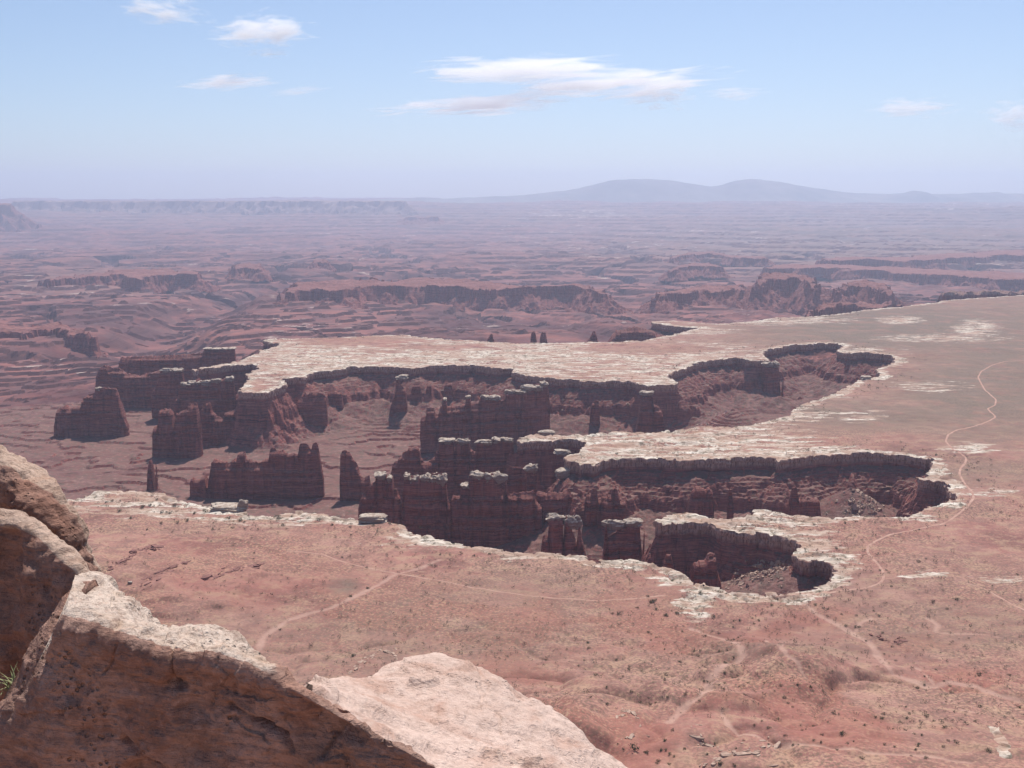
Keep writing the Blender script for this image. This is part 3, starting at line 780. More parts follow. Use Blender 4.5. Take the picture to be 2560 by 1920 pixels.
fin("rock_tower", "thin dark pillar against the banded far wall left of the capped pillar", "rock tower", 2235, pts(R4, "1530,640 1540,500 1550,465 1575,440 1590,445 1600,640"), -118, 16, (), G, seed=18)
fin("rock_tower", "thick fluted pillar with a pale flat cap at the corner of the far wall", "rock tower", 2165, pts(R4, "1815,650 1830,560 1842,480 1850,405 1856,394 1920,390 1926,470 1960,480 1980,520 1995,650"), -122, 26, C(R4, (1850, 1925, 386, 8)), G, seed=19)
fin("rock_tower", "tall square tower with a pale overhanging cap in the upper cove", "rock tower", 2590, pts(R5, "585,520 592,440 598,360 605,240 610,214 700,214 706,240 735,300 728,400 712,520"), -134, 34, C(R5, (603, 706, 207, 11)), G, seed=20)
fin("rock_tower", "near pair of slim towers with cream heads", "rock tower", 1302, pts(R6, "1232,600 1245,470 1278,460 1283,375 1290,350 1370,350 1373,490 1380,500 1382,355 1390,335 1470,333 1470,400 1455,500 1500,530 1520,600"), -98, 20, C(R6, (1277, 1375, 343, 14), (1380, 1473, 330, 22)), G, seed=21)
fin("rock_tower", "near broad block tower with a flat cream cap and waisted sides", "rock tower", 1292, pts(R6, "1610,640 1618,540 1640,470 1632,380 1640,372 1840,360 1872,430 1850,500 1858,640"), -98, 24, C(R6, (1632, 1858, 358, 18)), G, seed=22)
fin("rock_fin", "ledgy brown buttress inside the near cove", "rock fin", 1185, pts(R15, "712,790 715,610 740,580 830,575 850,510 910,510 915,600 922,640 965,790"), -90, 26, (), G, seed=23)
fin("rock_tower", "small brown knob left of the buttress in the near cove", "rock tower", 1235, pts(R15, "490,680 505,545 525,520 560,522 575,600 585,680"), -90, 16, (), G, seed=24)
fin("rock_fin", "square brown buttress on the banded slope below the pale peninsula", "rock fin", 1500, pts(R5, "128,1180 133,1010 170,1000 190,980 290,985 300,1010 304,1180"), -100, 24, (), G, seed=25)
fin("rock_tower", "thin needle right of the square buttress on the banded slope", "rock tower", 1512, pts(R5, "388,1130 395,1010 402,985 416,985 428,1130"), -95, 10, (), G, seed=26)
fin("rock_fin", "twin-headed brown buttress in the middle of the banded slope", "rock fin", 1500, pts(R5, "765,1150 775,1040 785,970 815,968 822,1040 870,1050 880,1040 950,1050 958,1180"), -100, 24, (), G, seed=27)
fin("rock_tower", "lone thin dark spire at the left above the pale rim", "rock spire", 1850, pts(R3, "908,1060 911,900 913,812 930,800 955,822 957,920 958,1060"), -130, 14, (), G, seed=28, taper=.3)
fin("rock_fin", "cluster of tall reddish fluted towers behind the lone spire", "rock fin", 2090, pts(R3, "942,800 948,602 974,592 980,512 1010,490 1045,495 1070,540 1078,620 1086,530 1130,500 1160,470 1210,462 1230,560 1238,720"), -128, 40, (), G, seed=29)
fin("rock_fin", "reddish fin linking the tall fluted towers with the pale promontory", "rock fin", 2190, pts(R3, "1236,720 1242,480 1290,455 1310,520 1340,540 1370,560 1385,520 1470,495 1480,420 1490,440 1500,640"), -126, 34, (), G, seed=30)
fin("rock_fin", "dark flat-sided block farthest left with a tiny cap", "rock fin", 2300, pts(R3, "338,670 346,560 355,495 380,488 405,470 425,490 500,480 510,430 545,410 580,400 590,372 620,367 720,375 745,440 765,520 792,610"), -134, 36, C(R3, (590, 622, 361, 6)), G, seed=31)
fin("rock_fin", "wide dark wall behind the farthest left block", "rock fin", 2630, pts(R3, "585,480 600,270 625,235 665,228 690,245 720,240 740,250 790,280 860,290 930,270 1000,255 1060,300 1070,480"), -124, 40, (), G, seed=32)
fin("rock_fin", "long level dark wall ending in a thin pale cap at its right", "rock fin", 2850, pts(R3, "730,320 740,180 900,172 1100,165 1250,152 1256,128 1440,124 1450,220"), -128, 44, C(R3, (1258, 1442, 121, 4)), G, seed=33)
fin("rock_fin", "dark fin with a dotted line of rounded caps below the pale arm", "rock fin", 2340, pts(R3, "1065,480 1100,400 1110,345 1125,338 1240,325 1360,318 1385,310 1430,300 1440,340 1450,480"), -116, 30, C(R3, (1112, 1175, 335, 7), (1150, 1240, 326, 8), (1238, 1300, 318, 8), (1300, 1362, 312, 8), (1385, 1437, 294, 9)), G, seed=34)
fin("rock_fin", "dark fin end with two small caps at the tip of the pale arm", "rock fin", 2475, pts(R3, "930,420 980,300 990,256 1056,252 1062,260 1066,250 1118,248 1130,330 1140,420"), -118, 30, C(R3, (988, 1060, 249, 7), (1062, 1122, 245, 7)), G, seed=35)
fin("rock_fin", "buttress hanging from the pale promontory toward the right", "rock fin", 2290, pts(R3, "1820,520 1835,440 1850,420 1900,400 1990,400 2005,430 2012,560"), -104, 26, (), G, seed=36)
fin("rock_fin", "small dark buttress under the far rim right of the promontory", "rock fin", 2390, pts(R3, "2005,480 2015,400 2050,385 2100,395 2112,480"), -100, 24, (), G, seed=37)
fin("rock_spire", "far pointed spire, leftmost on the skyline of the pale bench", "rock spire", 3300, pts(R4, "894,150 900,75 915,55 925,35 935,30 942,60 950,78 956,150"), -150, 26, (), G, seed=38, taper=.7)
fin("rock_spire", "far tall spire, left one of the pair", "rock spire", 3300, pts(R4, "1164,150 1170,70 1175,25 1190,14 1200,22 1208,70 1214,150"), -150, 26, (), G, seed=39, taper=.6)
fin("rock_spire", "far blunt spire, right one of the pair", "rock spire", 3300, pts(R4, "1222,150 1228,70 1235,28 1262,24 1272,60 1280,150"), -150, 28, (), G, seed=40, taper=.6)
fin("rock_spire", "far cone-shaped spire right of the pair", "rock spire", 3300, pts(R4, "1510,150 1522,75 1545,40 1556,14 1568,18 1580,55 1592,85 1600,150"), -150, 34, (), G, seed=41, taper=.7)
fin("rock_butte", "dark ledgy butte just beyond the pale bench right of the cone spire", "butte", 3350, pts(R4, "1630,150 1645,80 1665,50 1700,15 1760,5 1800,-10 1860,0 1920,15 1950,40 2020,45 2030,75 2040,150"), -150, 90, (), G, seed=42, taper=.5)

# ------------------------------------------------------------------ mesas of the middle distance
def mesa(name, label, front, back, ztop, base, cliff=.45, talus=1.9, res=9., seed=1, warp=1.0, mat=None, at=None):
    P = [tuple(float(c) for c in bpy_at(a, b, at[0])[:2]) for a, b in front] + [tuple(float(c) for c in bpy_at(a, b, at[1])[:2]) for a, b in back[::-1]] if at else [tuple(float(c) for c in bpz(a, b, ztop)) for a, b in front + back[::-1]]
    P = np.array(P)
    drop = ztop - base
    mg = drop * (talus + 1.1)
    xs = np.arange(P[:, 0].min() - mg, P[:, 0].max() + mg, res); ys = np.arange(P[:, 1].min() - mg, P[:, 1].max() + mg, res * 1.3)
    X, Y = np.meshgrid(xs, ys)
    d = sdf(X, Y, P)
    w = warp * drop
    d = d + w * (.75 * fbm2(X / (w * 1.5), Y / (w * 1.5), 5, seed) + .55 * np.abs(fbm2(X / (w * .6), Y / (w * .6), 3, seed + 4)))
    ch = drop * cliff * (1 + .8 * fbm2(X / (w * 2.5), Y / (w * 2.5), 3, seed + 9))
    q = np.maximum(-d, 0)
    z = np.where(d > 0, 0., 0.) - np.minimum(ch, q * 6.0) - np.maximum(q - ch / 6, 0) / talus
    z = z + (terrace(z + .04 * drop * fbm2(X / 40, Y / 40, 3, seed + 2), drop * .09, .55) - z) * .6 * sst(0, -ch * 1.1, z)
    z = z + np.where(d > 0, .20 * min(drop, 110) * terrace(fbm2(X / (w * 2.4), Y / (w * 2.4), 4, seed + 3) - .35, .22, .8), .02 * drop * fbm2(X / 30, Y / 30, 3, seed + 5))
    org = np.array([P[:, 0].mean(), P[:, 1].mean(), base])
    keep = z > -drop * 1.35
    m = X.shape[1]
    k = keep[:-1, :-1] | keep[:-1, 1:] | keep[1:, 1:] | keep[1:, :-1]
    fi, fj = np.nonzero(k)
    qd = np.stack([fi * m + fj, fi * m + fj + 1, (fi + 1) * m + fj + 1, (fi + 1) * m + fj], 1)
    used = np.unique(qd); rm = -np.ones(X.size, np.int64); rm[used] = np.arange(len(used))
    V = np.stack([X.ravel(), Y.ravel(), (z + ztop).ravel()], 1)[used] - org
    return tag(link(name, mesh_np(name, V, rm[qd], None, None, mat or M_MESA, False), None, org), label, "mesa", "mesas and buttes beyond the bench")
mesa("mesa", "long flat-topped mesa with shadowed cliffs and spurs in mid distance",
     pts(RA, "1250,500 1300,490 1480,500 1550,480 1690,475 1810,470 1930,475 2100,480 2212,478") + pts(RB, "60,472 160,470 280,470 320,475 385,500"),
     pts(RA, "1300,455 1500,445 1900,445") + pts(RB, "0,462 160,463 280,464 380,490"), -105, -195, .5, 1.6, 8, 11, .7)
mesa("mesa", "low ragged mesa right of the long flat-topped mesa", pts(RB, "630,520 690,500 760,505 830,490 900,495 960,480 1000,490"), pts(RB, "640,500 700,485 820,478 900,470 980,466"), -110, -180, .6, 1.6, 8, 12, .5)
mesa("butte", "square red butte with a stepped top right of the ragged mesa", pts(RB, "1070,465 1095,435 1170,440 1230,435 1290,455 1305,475"), pts(RB, "1080,425 1110,418 1200,416 1290,425"), -60, -175, .55, 1.4, 8, 13, .35)
mesa("butte", "dark stepped pyramid butte nearest the right bench", pts(RB, "1405,500 1440,470 1480,465 1560,470 1600,480 1650,505"), pts(RB, "1420,480 1460,448 1500,445 1590,460"), -80, -180, .55, 1.4, 8, 14, .4)
mesa("mesa", "hazy dark mesa in the left distance with a knobby right end", pts(RA, "205,450 260,440 360,430 460,425 520,420 590,440 700,420 860,425"), pts(RA, "230,435 300,425 420,412 500,402 560,405 700,404 850,412"), -125, -205, .6, 1.5, 9, 15, .8)
mesa("butte", "small flat hazy butte above the hazy left mesa", pts(RA, "1015,400 1060,395 1125,405"), pts(RA, "1015,380 1060,376 1120,378"), -135, -190, .5, 1.3, 10, 16, .4)
mesa("butte", "tiny castle-like butte alone on the plain left of centre", pts(RA, "1350,375 1375,368 1415,375"), pts(RA, "1358,362 1390,358 1412,362"), -140, -190, .6, 1.2, 8, 17, .3)
mesa("mesa", "dark shadowed mesa cut by the left edge of view", pts(RA, "-80,680 0,665 40,660 100,670 160,655 250,655 300,680 400,690"), pts(RA, "-80,640 0,632 50,640 120,640 240,632 280,645 380,680"), -125, -185, .75, 1.1, 8, 18, .5)
mesa("butte", "hazy dome-shaped butte in the right distance", pts(RB, "690,405 760,385 830,385 900,395"), pts(RB, "720,385 780,372 830,372 890,385"), -145, -200, .5, 1.6, 8, 19, .7)
mesa("mesa", "blue hazy mesa band behind the dome-shaped butte", pts(RB, "680,355 780,335 860,335 950,350 1100,355"), pts(RB, "700,345 780,327 860,325 950,340 1080,345"), -155, -205, .6, 1.6, 10, 20, .8)
mesa("mesa", "long blue shadowed escarpment at the right, nearer band", pts(RB, "1100,400 1300,395 1500,400 1700,415 1900,425 2100,440 2300,445"), pts(RB, "1150,385 1300,380 1500,384 1700,392 1900,405 2100,415 2300,420"), -160, -215, .7, 1.4, 9, 21, 1.3)
mesa("mesa", "long blue shadowed escarpment at the right, farther band", pts(RB, "1350,365 1500,360 1700,362 1900,350 2100,340 2300,338"), pts(RB, "1380,350 1550,345 1700,348 1900,330 2100,322 2300,320"), -150, -215, .7, 1.4, 11, 22, 1.3)
mesa("butte", "low dark bluff below the right bench tip", pts(RB, "1280,590 1330,560 1450,555 1560,560 1680,558"), pts(RB, "1300,570 1340,548 1500,545 1660,548"), -60, -150, .8, 1.0, 7, 23, .3)
for k, (a, b, yy) in enumerate([(1862, 1958, 503), (1975, 2150, 500), (2160, 2300, 502)]):
    mesa("butte", ["leftmost", "middle", "rightmost"][k] + " of the thin pale-topped bluffs at the far right bench end", pts(RB, f"{a},{yy} {(a+b)//2},{yy-1} {b},{yy-1}"), pts(RB, f"{a+6},{yy-6} {(a+b)//2},{yy-8} {b-6},{yy-8}"), -1, -62, .8, .6, 6, 60 + k, .25, M_STRATA)
mesa("far_mesa", "hazy red butte with talus apron at the far left edge", pts(RA, "-220,122 -60,122 20,122 45,132"), pts(RA, "-220,111 -60,110 30,112"), 320, -60, .3, 1.4, 30, 30, .12, None, (17500, 19000))
mesa("far_mesa", "long pale-rimmed hazy mesa along the left horizon", pts(RA, "60,122 200,120 420,118 620,120 800,126 1000,122 1250,122 1500,124 1750,126"), pts(RA, "60,106 200,106 420,103 700,103 1000,101 1250,99 1750,97"), 355, 60, .35, 1.9, 60, 31, .10, mat_simple("far_rim", (.19, .11, .095), (.30, .20, .17), .0016, 0, 0), (23000, 25500))
mesa("far_mesa", "low hazy mound on the plain below the horizon mesa", pts(RA, "1750,172 1830,162 1890,165"), pts(RA, "1780,158 1850,153 1880,157"), 60, -130, .25, 2.2, 30, 32, .3, None, (20500, 21200))

# distant mountains
xs = np.linspace(-4000, 24000, 300); ys = np.linspace(29000, 37000, 90)
MX, MY = np.meshgrid(xs, ys)
prof = np.array([bpy_at(*RB(a, b), 32000) for a, b in [(-500, 98), (-200, 94), (0, 86), (220, 66), (330, 38), (430, 18), (520, 13), (620, 16), (700, 22), (780, 34), (850, 46), (900, 40), (960, 20), (1010, 12), (1080, 14), (1150, 22), (1220, 40), (1330, 56), (1440, 72), (1600, 76), (1700, 74), (1735, 63), (1755, 63), (1775, 76), (2050, 74), (2090, 66), (2120, 74), (2300, 78), (2700, 90)]])
ridge = np.interp(MX, prof[:, 0], prof[:, 2]) + 28 * fbm2(MX / 700, MY / 900, 5, 85)
fall = np.exp(-((MY - 32000) / 1700) ** 2)
MZ = 200 + (ridge - 200) * np.maximum(fall, .05) + (90 * fbm2(MX / 1300, MY / 1300, 6, 81) - 120 * np.abs(fbm2(MX / 900, MY / 2200, 4, 83))) * (1.05 - fall ** 2)
tag(link("mountains", mesh_np("mountains", np.stack([MX, MY, MZ], -1).reshape(-1, 3), gridquads(*MX.shape), None, None, mat_simple("mountain_forest", (.10, .11, .095), (.24, .21, .175), .0008, 0, 0), True)), kind="structure")

# ------------------------------------------------------------------ dirt roads
def ribbon(name, px_pts, width, z_off=.25):
    w = np.array([[float(c) for c in on_bench(a, b)] for a, b in px_pts])
    s = np.concatenate([[0], np.cumsum(np.linalg.norm(np.diff(w, axis=0), axis=1))])
    n = max(8, int(s[-1] / 4)); u = np.linspace(0, s[-1], n)
    p = np.stack([np.interp(u, s, w[:, 0]), np.interp(u, s, w[:, 1])], 1)
    for _ in range(int(8)):
        p[1:-1] = .25 * p[:-2] + .5 * p[1:-1] + .25 * p[2:]
    tg = np.gradient(p, axis=0); tg /= np.linalg.norm(tg, axis=1, keepdims=True)
    nn = np.stack([-tg[:, 1], tg[:, 0]], 1)
    vs = []
    for o in (-.5, -.25, 0, .25, .5):
        q = p + nn * (o * width * (1 + .25 * vn2(u / 12, np.full(n, o + 3.), 5)))[:, None]
        z = zroad(q[:, 0], q[:, 1])
        vs.append(np.stack([q[:, 0], q[:, 1], z + z_off - (.35 if abs(o) == .5 else 0)], 1))
    return tag(link(name, mesh_np(name, np.concatenate(vs), gridquads(5, n)[:, ::-1], None, None, M_ROAD, True)), kind="structure")
# look up the built bench height (grid, bilinear in log-polar space)
def zroad(x, y):
    r = np.hypot(x, y); a = np.arctan2(x, y)
    fi = (np.log(r) - math.log(470)) / .0020; fj = (a + HALF) / .0020
    i = np.clip(np.floor(fi).astype(int), 0, X.shape[0] - 2); j = np.clip(np.floor(fj).astype(int), 0, X.shape[1] - 2)
    u, v = np.clip(fi - i, 0, 1), np.clip(fj - j, 0, 1)
    return Zb[i, j] * (1 - u) * (1 - v) + Zb[i + 1, j] * u * (1 - v) + Zb[i, j + 1] * (1 - u) * v + Zb[i + 1, j + 1] * u * v
ribbon("dirt_road", pts(R5, "2230,200 2100,205 2010,230 1950,265 1930,300 1950,345 1975,385 2040,440 2035,475 1985,495 2010,520 2040,545 2000,570 1920,600 1800,625 1745,655 1730,695 1770,740 1830,775 1860,800 1850,830 1820,865 1815,900 1845,950 1890,1000 1905,1045 1870,1090 1800,1150 1730,1200") +
       pts(LW, "1450,80 1380,110 1310,150 1310,190 1360,240 1400,290 1405,350 1340,385 1180,405 1000,430 850,437 740,430"), 3.6)
ribbon("dirt_road", pts(R6, "-330,560 -120,575 0,620 180,665 300,690 370,700 500,725 700,760 900,795 1050,820 1200,840 1300,848 1450,855 1600,870 1750,855 1900,845 2000,830"), 2.8)
ribbon("dirt_track", pts(LW, "1880,365 1990,395 2080,450 2170,500 2260,540"), 3.0)

# ------------------------------------------------------------------ loose blocks and slabs on the bench
def block(name, label, px, py, w, dpt, h, seed, tilt=(0, 0, 0), mat=None, cat="boulder", beds=True, z=None, group=None):
    if z is None:
        x, y = on_bench(px, py); zz = float(zroad(np.array([x]), np.array([y]))[0])
    else:
        x, y = bpz(px, py, z); zz = z
    nu, nv = 36, 14
    th = np.linspace(0, 2 * math.pi, nu, endpoint=False); ph = np.linspace(-math.pi / 2, math.pi / 2, nv)
    T, Pp = np.meshgrid(th, ph); se = lambda a, e: np.sign(a) * np.abs(a) ** e
    X_ = se(np.cos(T), .5) * np.abs(np.cos(Pp)) ** .35; Y_ = se(np.sin(T), .5) * np.abs(np.cos(Pp)) ** .35; Z_ = se(np.sin(Pp), .6)
    d = 1 + .28 * fbm3(X_ * 1.5 + seed, Y_ * 1.5, Z_, 4, seed) + (.12 * vn2(Z_ * 4 + seed, T * .3, seed) if beds else 0)
    P = np.stack([X_ * w / 2 * d, Y_ * dpt / 2 * d, Z_ * h / 2 * (1 + .25 * fbm2(X_ * 1.3 + seed, Y_ * 1.3, 3, seed)) + h * .38], -1).reshape(-1, 3)
    o = link(name, mesh_np(name, P, gridquads(nv, nu, True), None, None, mat or M_CAP, False), None, (float(x), float(y), zz))
    o.rotation_euler = tilt
    return tag(o, label, cat, group)
block("rock_slab", "tilted pale slab broken off at the near rim, left of centre", *R3(1400, 1112), 40, 22, 9, 5, (.1, .12, .2), None, "rock slab")
block("boulder", "upright pale block at the end of the tilted rim slab", *R3(1490, 1115), 12, 10, 15, 6, (0, .15, .1))
block("boulder", "rounded pale boulder perched on the near rim against the dark wall", *R4(205, 1188), 32, 16, 11, 7, (0, .05, 0))
block("boulder", "large pale fallen boulder on the slope below the promontory", *R4(1365, 912), 20, 16, 13, 8, (.1, 0, .3), z=-24)
block("boulder", "flat cream block behind the pale promontory", *R4(1270, 655), 26, 14, 8, 9, (0, 0, 0), z=-3)
block("rock_slab", "pale tabular block overhanging the slope beside the promontory", *R4(1365, 775), 26, 14, 8, 10, (0, .05, .1), None, "rock slab", z=-7)
block("boulder", "lone bright white boulder on the red hillside at left", *LX(308, 540), 4.2, 3, 3, 11)
block("boulder", "pale rounded cap boulder at the right rim of the upper cove", *R5(1240, 312), 22, 16, 9, 12)

# ------------------------------------------------------------------ sandstone ledges on the near ground
rng = np.random.default_rng(7)
def outcrop(label, line, n, size, mat, seed, thick=.5):
    w = np.array([[float(c) for c in on_bench(a, b)] for a, b in line])
    s = np.concatenate([[0], np.cumsum(np.linalg.norm(np.diff(w, axis=0), axis=1))])
    rg = np.random.default_rng(seed)
    o0 = np.array([w[:, 0].mean(), w[:, 1].mean(), 0]); o0[2] = float(zroad(o0[:1], o0[1:2])[0])
    root = tag(link("rock_outcrop", None, None, o0), label, "rock outcrop", "bedrock ledges showing through the red soil")
    for k in range(n):
        u = rg.uniform(0, s[-1]); x, y = np.interp(u, s, w[:, 0]) + rg.normal(0, size * .5), np.interp(u, s, w[:, 1]) + rg.normal(0, size * (.6 if k % 5 < 3 else 4.5))
        i = min(np.searchsorted(s, u), len(w) - 1); tgv = w[i] - w[max(i - 1, 0)] if i > 0 else w[1] - w[0]
        a = math.atan2(tgv[1], tgv[0]) + rg.normal(0, .25)
        sc_ = rg.lognormal(-.25, .5) * (1 if k % 5 < 3 else .6); ln, dp, th = size * sc_ * rg.uniform(.7, 2.2), size * sc_ * rg.uniform(.3, .8), size * sc_ * thick * rg.uniform(.5, 1.2)
        c = np.array([[sx * ln / 2 * rg.uniform(.7, 1.1), sy * dp / 2 * rg.uniform(.6, 1.2), sz * th / 2] for sz in (-1, 1) for sx, sy in ((-1, -1), (0, -1.25), (1, -1), (1.2, 0), (1, 1), (0, 1.1), (-1, 1), (-1.2, 0))])
        c[8:, :2] *= .9; c[8:, 2] += rg.normal(0, th * .12, 8)
        R2 = np.array([[math.cos(a), -math.sin(a)], [math.sin(a), math.cos(a)]])
        c[:, :2] = c[:, :2] @ R2.T
        zz = float(zroad(np.array([x]), np.array([y]))[0]) + th * rg.uniform(-.35, .05)
        P = c + (np.array([x, y, zz]) - o0)
        polys = [list(range(7, -1, -1)), list(range(8, 16))] + [[q, (q + 1) % 8, 8 + (q + 1) % 8, 8 + q] for q in range(8)]
        link("slab", mesh_np("slab", P, None, None, polys, mat, False), root)
outcrop("arched pale ledges just above the pink foreground slab", pts(LB, "350,640 430,600 480,545 560,500 620,520 655,555"), 40, 3.2, M_LEDGE, 1)
outcrop("stack of dark red ledges on the left hillside beside the pale block", pts(LX, "160,455 230,420 300,385 340,340 420,310 500,330"), 80, 4.6, M_REDLEDGE, 2, .5)
outcrop("curving dark red ledge running down the left hillside", pts(LX, "400,560 440,500 520,455 600,425 665,402"), 60, 4.2, M_REDLEDGE, 3, .5)
outcrop("thin dark red ledge in the middle of the red hillside", pts(LX, "800,500 880,470 960,455 1060,430 1140,415"), 55, 4.0, M_REDLEDGE, 4, .5)
outcrop("long pale broken ledge at the bottom edge of the valley ground", pts(LW, "380,1410 520,1350 640,1330 740,1310 820,1310"), 60, 3.2, M_LEDGE, 5, .5)
outcrop("small scatter of tan blocks on the red slope at lower right", pts(LW, "300,1240 340,1250 350,1285 380,1300"), 22, 3.0, M_LEDGE, 6, .5)
outcrop("dark ledge beside the wash in the right foreground valley", pts(LW, "1345,660 1400,690 1470,710 1540,695"), 30, 3.2, M_REDLEDGE, 8, .5)
outcrop("scattered tan blocks right of the pink foreground slab", pts(LB, "1860,880 1920,830 1960,860 2010,900 1960,960 1900,1000"), 40, 2.6, M_LEDGE, 9, .5)

# ------------------------------------------------------------------ shrubs
def shrub_mesh(name, seed, n, mat, flat=.8):
    rg = np.random.default_rng(seed)
    vs, fs = [], []
    lob = rg.normal(0, .33, (7, 3)); lob[:, 2] = np.abs(lob[:, 2]) * flat + .35
    for k in range(n):
        c = lob[rg.integers(7)] + rg.normal(0, .2, 3); c[2] = max(.06, c[2])
        d1 = rg.normal(0, 1, 3); d1 /= np.linalg.norm(d1); d2 = np.cross(d1, rg.normal(0, 1, 3)); d2 /= np.linalg.norm(d2)
        s = rg.uniform(.10, .2)
        b = len(vs); vs += [c + d1 * s, c - d1 * s * .6 + d2 * s * .7, c - d1 * s * .6 - d2 * s * .7]; fs.append([b, b + 1, b + 2])
    for k in range(4):                       # stems
        a = rg.uniform(0, 6.28); r_ = .05; t_ = np.array([math.cos(a) * .3, math.sin(a) * .3, .55]); b = len(vs)
        for q in range(3):
            e = np.array([math.cos(q * 2.1) * r_, math.sin(q * 2.1) * r_, 0]); vs += [e + [0, 0, -.1], t_ + e * .4]
        for q in range(3):
            i, j = b + 2 * q, b + 2 * ((q + 1) % 3); fs += [[i, j, j + 1], [i, j + 1, i + 1]]
    return mesh_np(name, np.array(vs), None, np.array(fs), None, mat, False)
def coarse1(x, y):
    r = np.hypot(x, y); a = np.arctan2(x, y)
    i = np.clip(((np.log(r) - math.log(470)) / .0020).astype(int), 0, X.shape[0] - 1); j = np.clip(((a + HALF) / .0020).astype(int), 0, X.shape[1] - 1)
    return D[i, j]
SH = [shrub_mesh("juniper_shrub", 100 + k, 90, M_SHRUB) for k in range(5)]
SC = [shrub_mesh("scrub", 200 + k, 60, M_SCRUB, .6) for k in range(3)]
traced = [(LW, p) for p in [(345, 425, 9), (70, 475, 9), (60, 480, 7), (1605, 245, 8), (1648, 225, 5), (1685, 475, 9), (1817, 460, 11), (1160, 545, 6), (1245, 553, 6), (1378, 555, 8), (1243, 615, 9), (1300, 690, 6), (683, 580, 7), (655, 600, 6), (540, 583, 5), (455, 655, 5), (540, 690, 6), (378, 668, 6),
    (313, 755, 6), (228, 818, 5), (428, 832, 5), (560, 897, 6), (490, 940, 6), (142, 927, 5), (197, 977, 7), (390, 905, 5), (605, 1048, 8), (717, 942, 6), (812, 957, 8), (908, 957, 8), (985, 970, 8), (1058, 992, 8), (835, 1028, 9), (880, 1080, 5), (740, 1098, 7), (795, 1150, 7), (740, 1200, 7),
    (660, 1178, 5), (935, 1215, 5), (995, 1192, 7), (1050, 1240, 6), (1120, 1120, 11), (1165, 1240, 13), (1195, 1300, 7), (1040, 1282, 7), (1280, 1377, 8), (1410, 1298, 7), (1465, 1310, 6), (1600, 1305, 9), (1585, 1325, 7), (1822, 1285, 9), (1755, 1200, 10), (1390, 1145, 8), (1357, 1137, 6), (1530, 1080, 6),
    (1550, 1120, 7), (1655, 1127, 6), (1690, 1160, 6), (1955, 1080, 9), (2185, 1080, 8), (1950, 897, 11), (2125, 895, 7), (2005, 1325, 11), (2130, 1360, 7), (1705, 865, 6), (1450, 732, 6), (1405, 770, 5), (1345, 525, 5), (890, 562, 5), (860, 590, 5), (835, 1245, 7), (255, 1318, 7), (150, 1325, 7), (120, 1330, 6),
    (145, 1275, 6), (35, 1345, 9), (105, 1390, 9), (170, 1410, 8), (375, 1300, 8), (465, 1410, 12), (545, 1420, 9), (1420, 290, 5), (1450, 385, 6), (550, 437, 8), (497, 425, 5), (430, 455, 5), (930, 462, 5), (1035, 420, 4), (1275, 410, 5), (210, 540, 6), (150, 552, 8), (185, 525, 5), (2030, 380, 4), (1770, 515, 6), (1760, 1050, 4), (1600, 965, 7), (1935, 1165, 7), (1810, 1110, 6), (1580, 1240, 6), (1620, 1245, 7), (60, 1060, 6), (90, 1055, 5), (700, 1160, 5), (1230, 1278, 5), (1455, 1205, 5)]]
traced += [(LB, p) for p in [(1960, 1050, 17), (2025, 1070, 9), (1740, 660, 9), (1990, 790, 9), (1808, 800, 9), (2125, 665, 8), (2180, 715, 9), (1940, 730, 7), (2055, 235, 12), (2080, 275, 8), (1870, 300, 11), (1835, 298, 8), (2135, 310, 9), (2195, 300, 9), (1705, 460, 8), (1705, 490, 7), (1680, 555, 5), (1650, 585, 5), (404, 532, 8), (220, 660, 10), (165, 690, 12), (392, 202, 5), (487, 157, 5), (350, 565, 6), (1680, 635, 5), (2210, 565, 7), (2085, 1130, 8), (2130, 1000, 8), (2155, 1075, 8), (2110, 1055, 7), (1900, 1050, 6)]]
traced += [(LX, p) for p in [(1770, 567, 8), (1665, 617, 8), (1680, 985, 9), (1230, 825, 7), (1072, 352, 6), (820, 208, 9), (1250, 185, 10), (1470, 152, 10), (1660, 195, 8), (915, 140, 10), (990, 155, 12), (500, 172, 8), (600, 168, 9), (410, 210, 7), (550, 110, 12), (505, 105, 10), (240, 100, 10), (660, 155, 10), (700, 110, 9), (770, 100, 10), (580, 55, 10), (380, 75, 9), (430, 65, 9), (310, 140, 9), (1610, 380, 6), (1200, 118, 8), (1220, 130, 8), (1120, 600, 4), (1300, 128, 7), (2090, 195, 7), (2060, 300, 6), (1900, 170, 7), (1800, 185, 7)]]
cnt = 0
ZONES = [("small dark shrub on the pale slickrock of the near left rim", lambda a, b: a < 1250 and b < 1345),
         ("small dark shrub on the tan flat below the left rim road", lambda a, b: a < 1250 and b < 1560),
         ("small dark shrub just above the pink foreground slab", lambda a, b: a < 1250),
         ("small dark shrub on the pale peninsula between the coves", lambda a, b: b < 1200),
         ("small dark shrub on the flat right of the near cove", lambda a, b: a > 2090 and b < 1500),
         ("small dark shrub near the rim around the near cove", lambda a, b: b < 1500),
         ("dark green shrub on the far right of the red valley ground", lambda a, b: a > 2200),
         ("dark green shrub along the washes of the red valley ground", lambda a, b: a > 1950),
         ("dark green shrub on the red slope right of the foreground slab", lambda a, b: True)]
GS = "desert shrubs dotted over the bench and slopes"
def put_shrub(px, py, dia, k, x, y):
    z = float(zroad(np.array([x]), np.array([y]))[0])
    o = link("desert_shrub", SH[k % 5], None, (float(x), float(y), z - .1))
    s = dia * .62
    o.scale = (s, s, s * .85); o.rotation_euler = (0, 0, k * 2.4)
    for lab, tst in ZONES:
        if tst(px, py): break
    return tag(o, lab, "shrub", GS)
SHP = []
tp_ = np.array([mp(a, b) for mp, (a, b, sz) in traced]); tX, tY = on_bench(tp_[:, 0], tp_[:, 1])
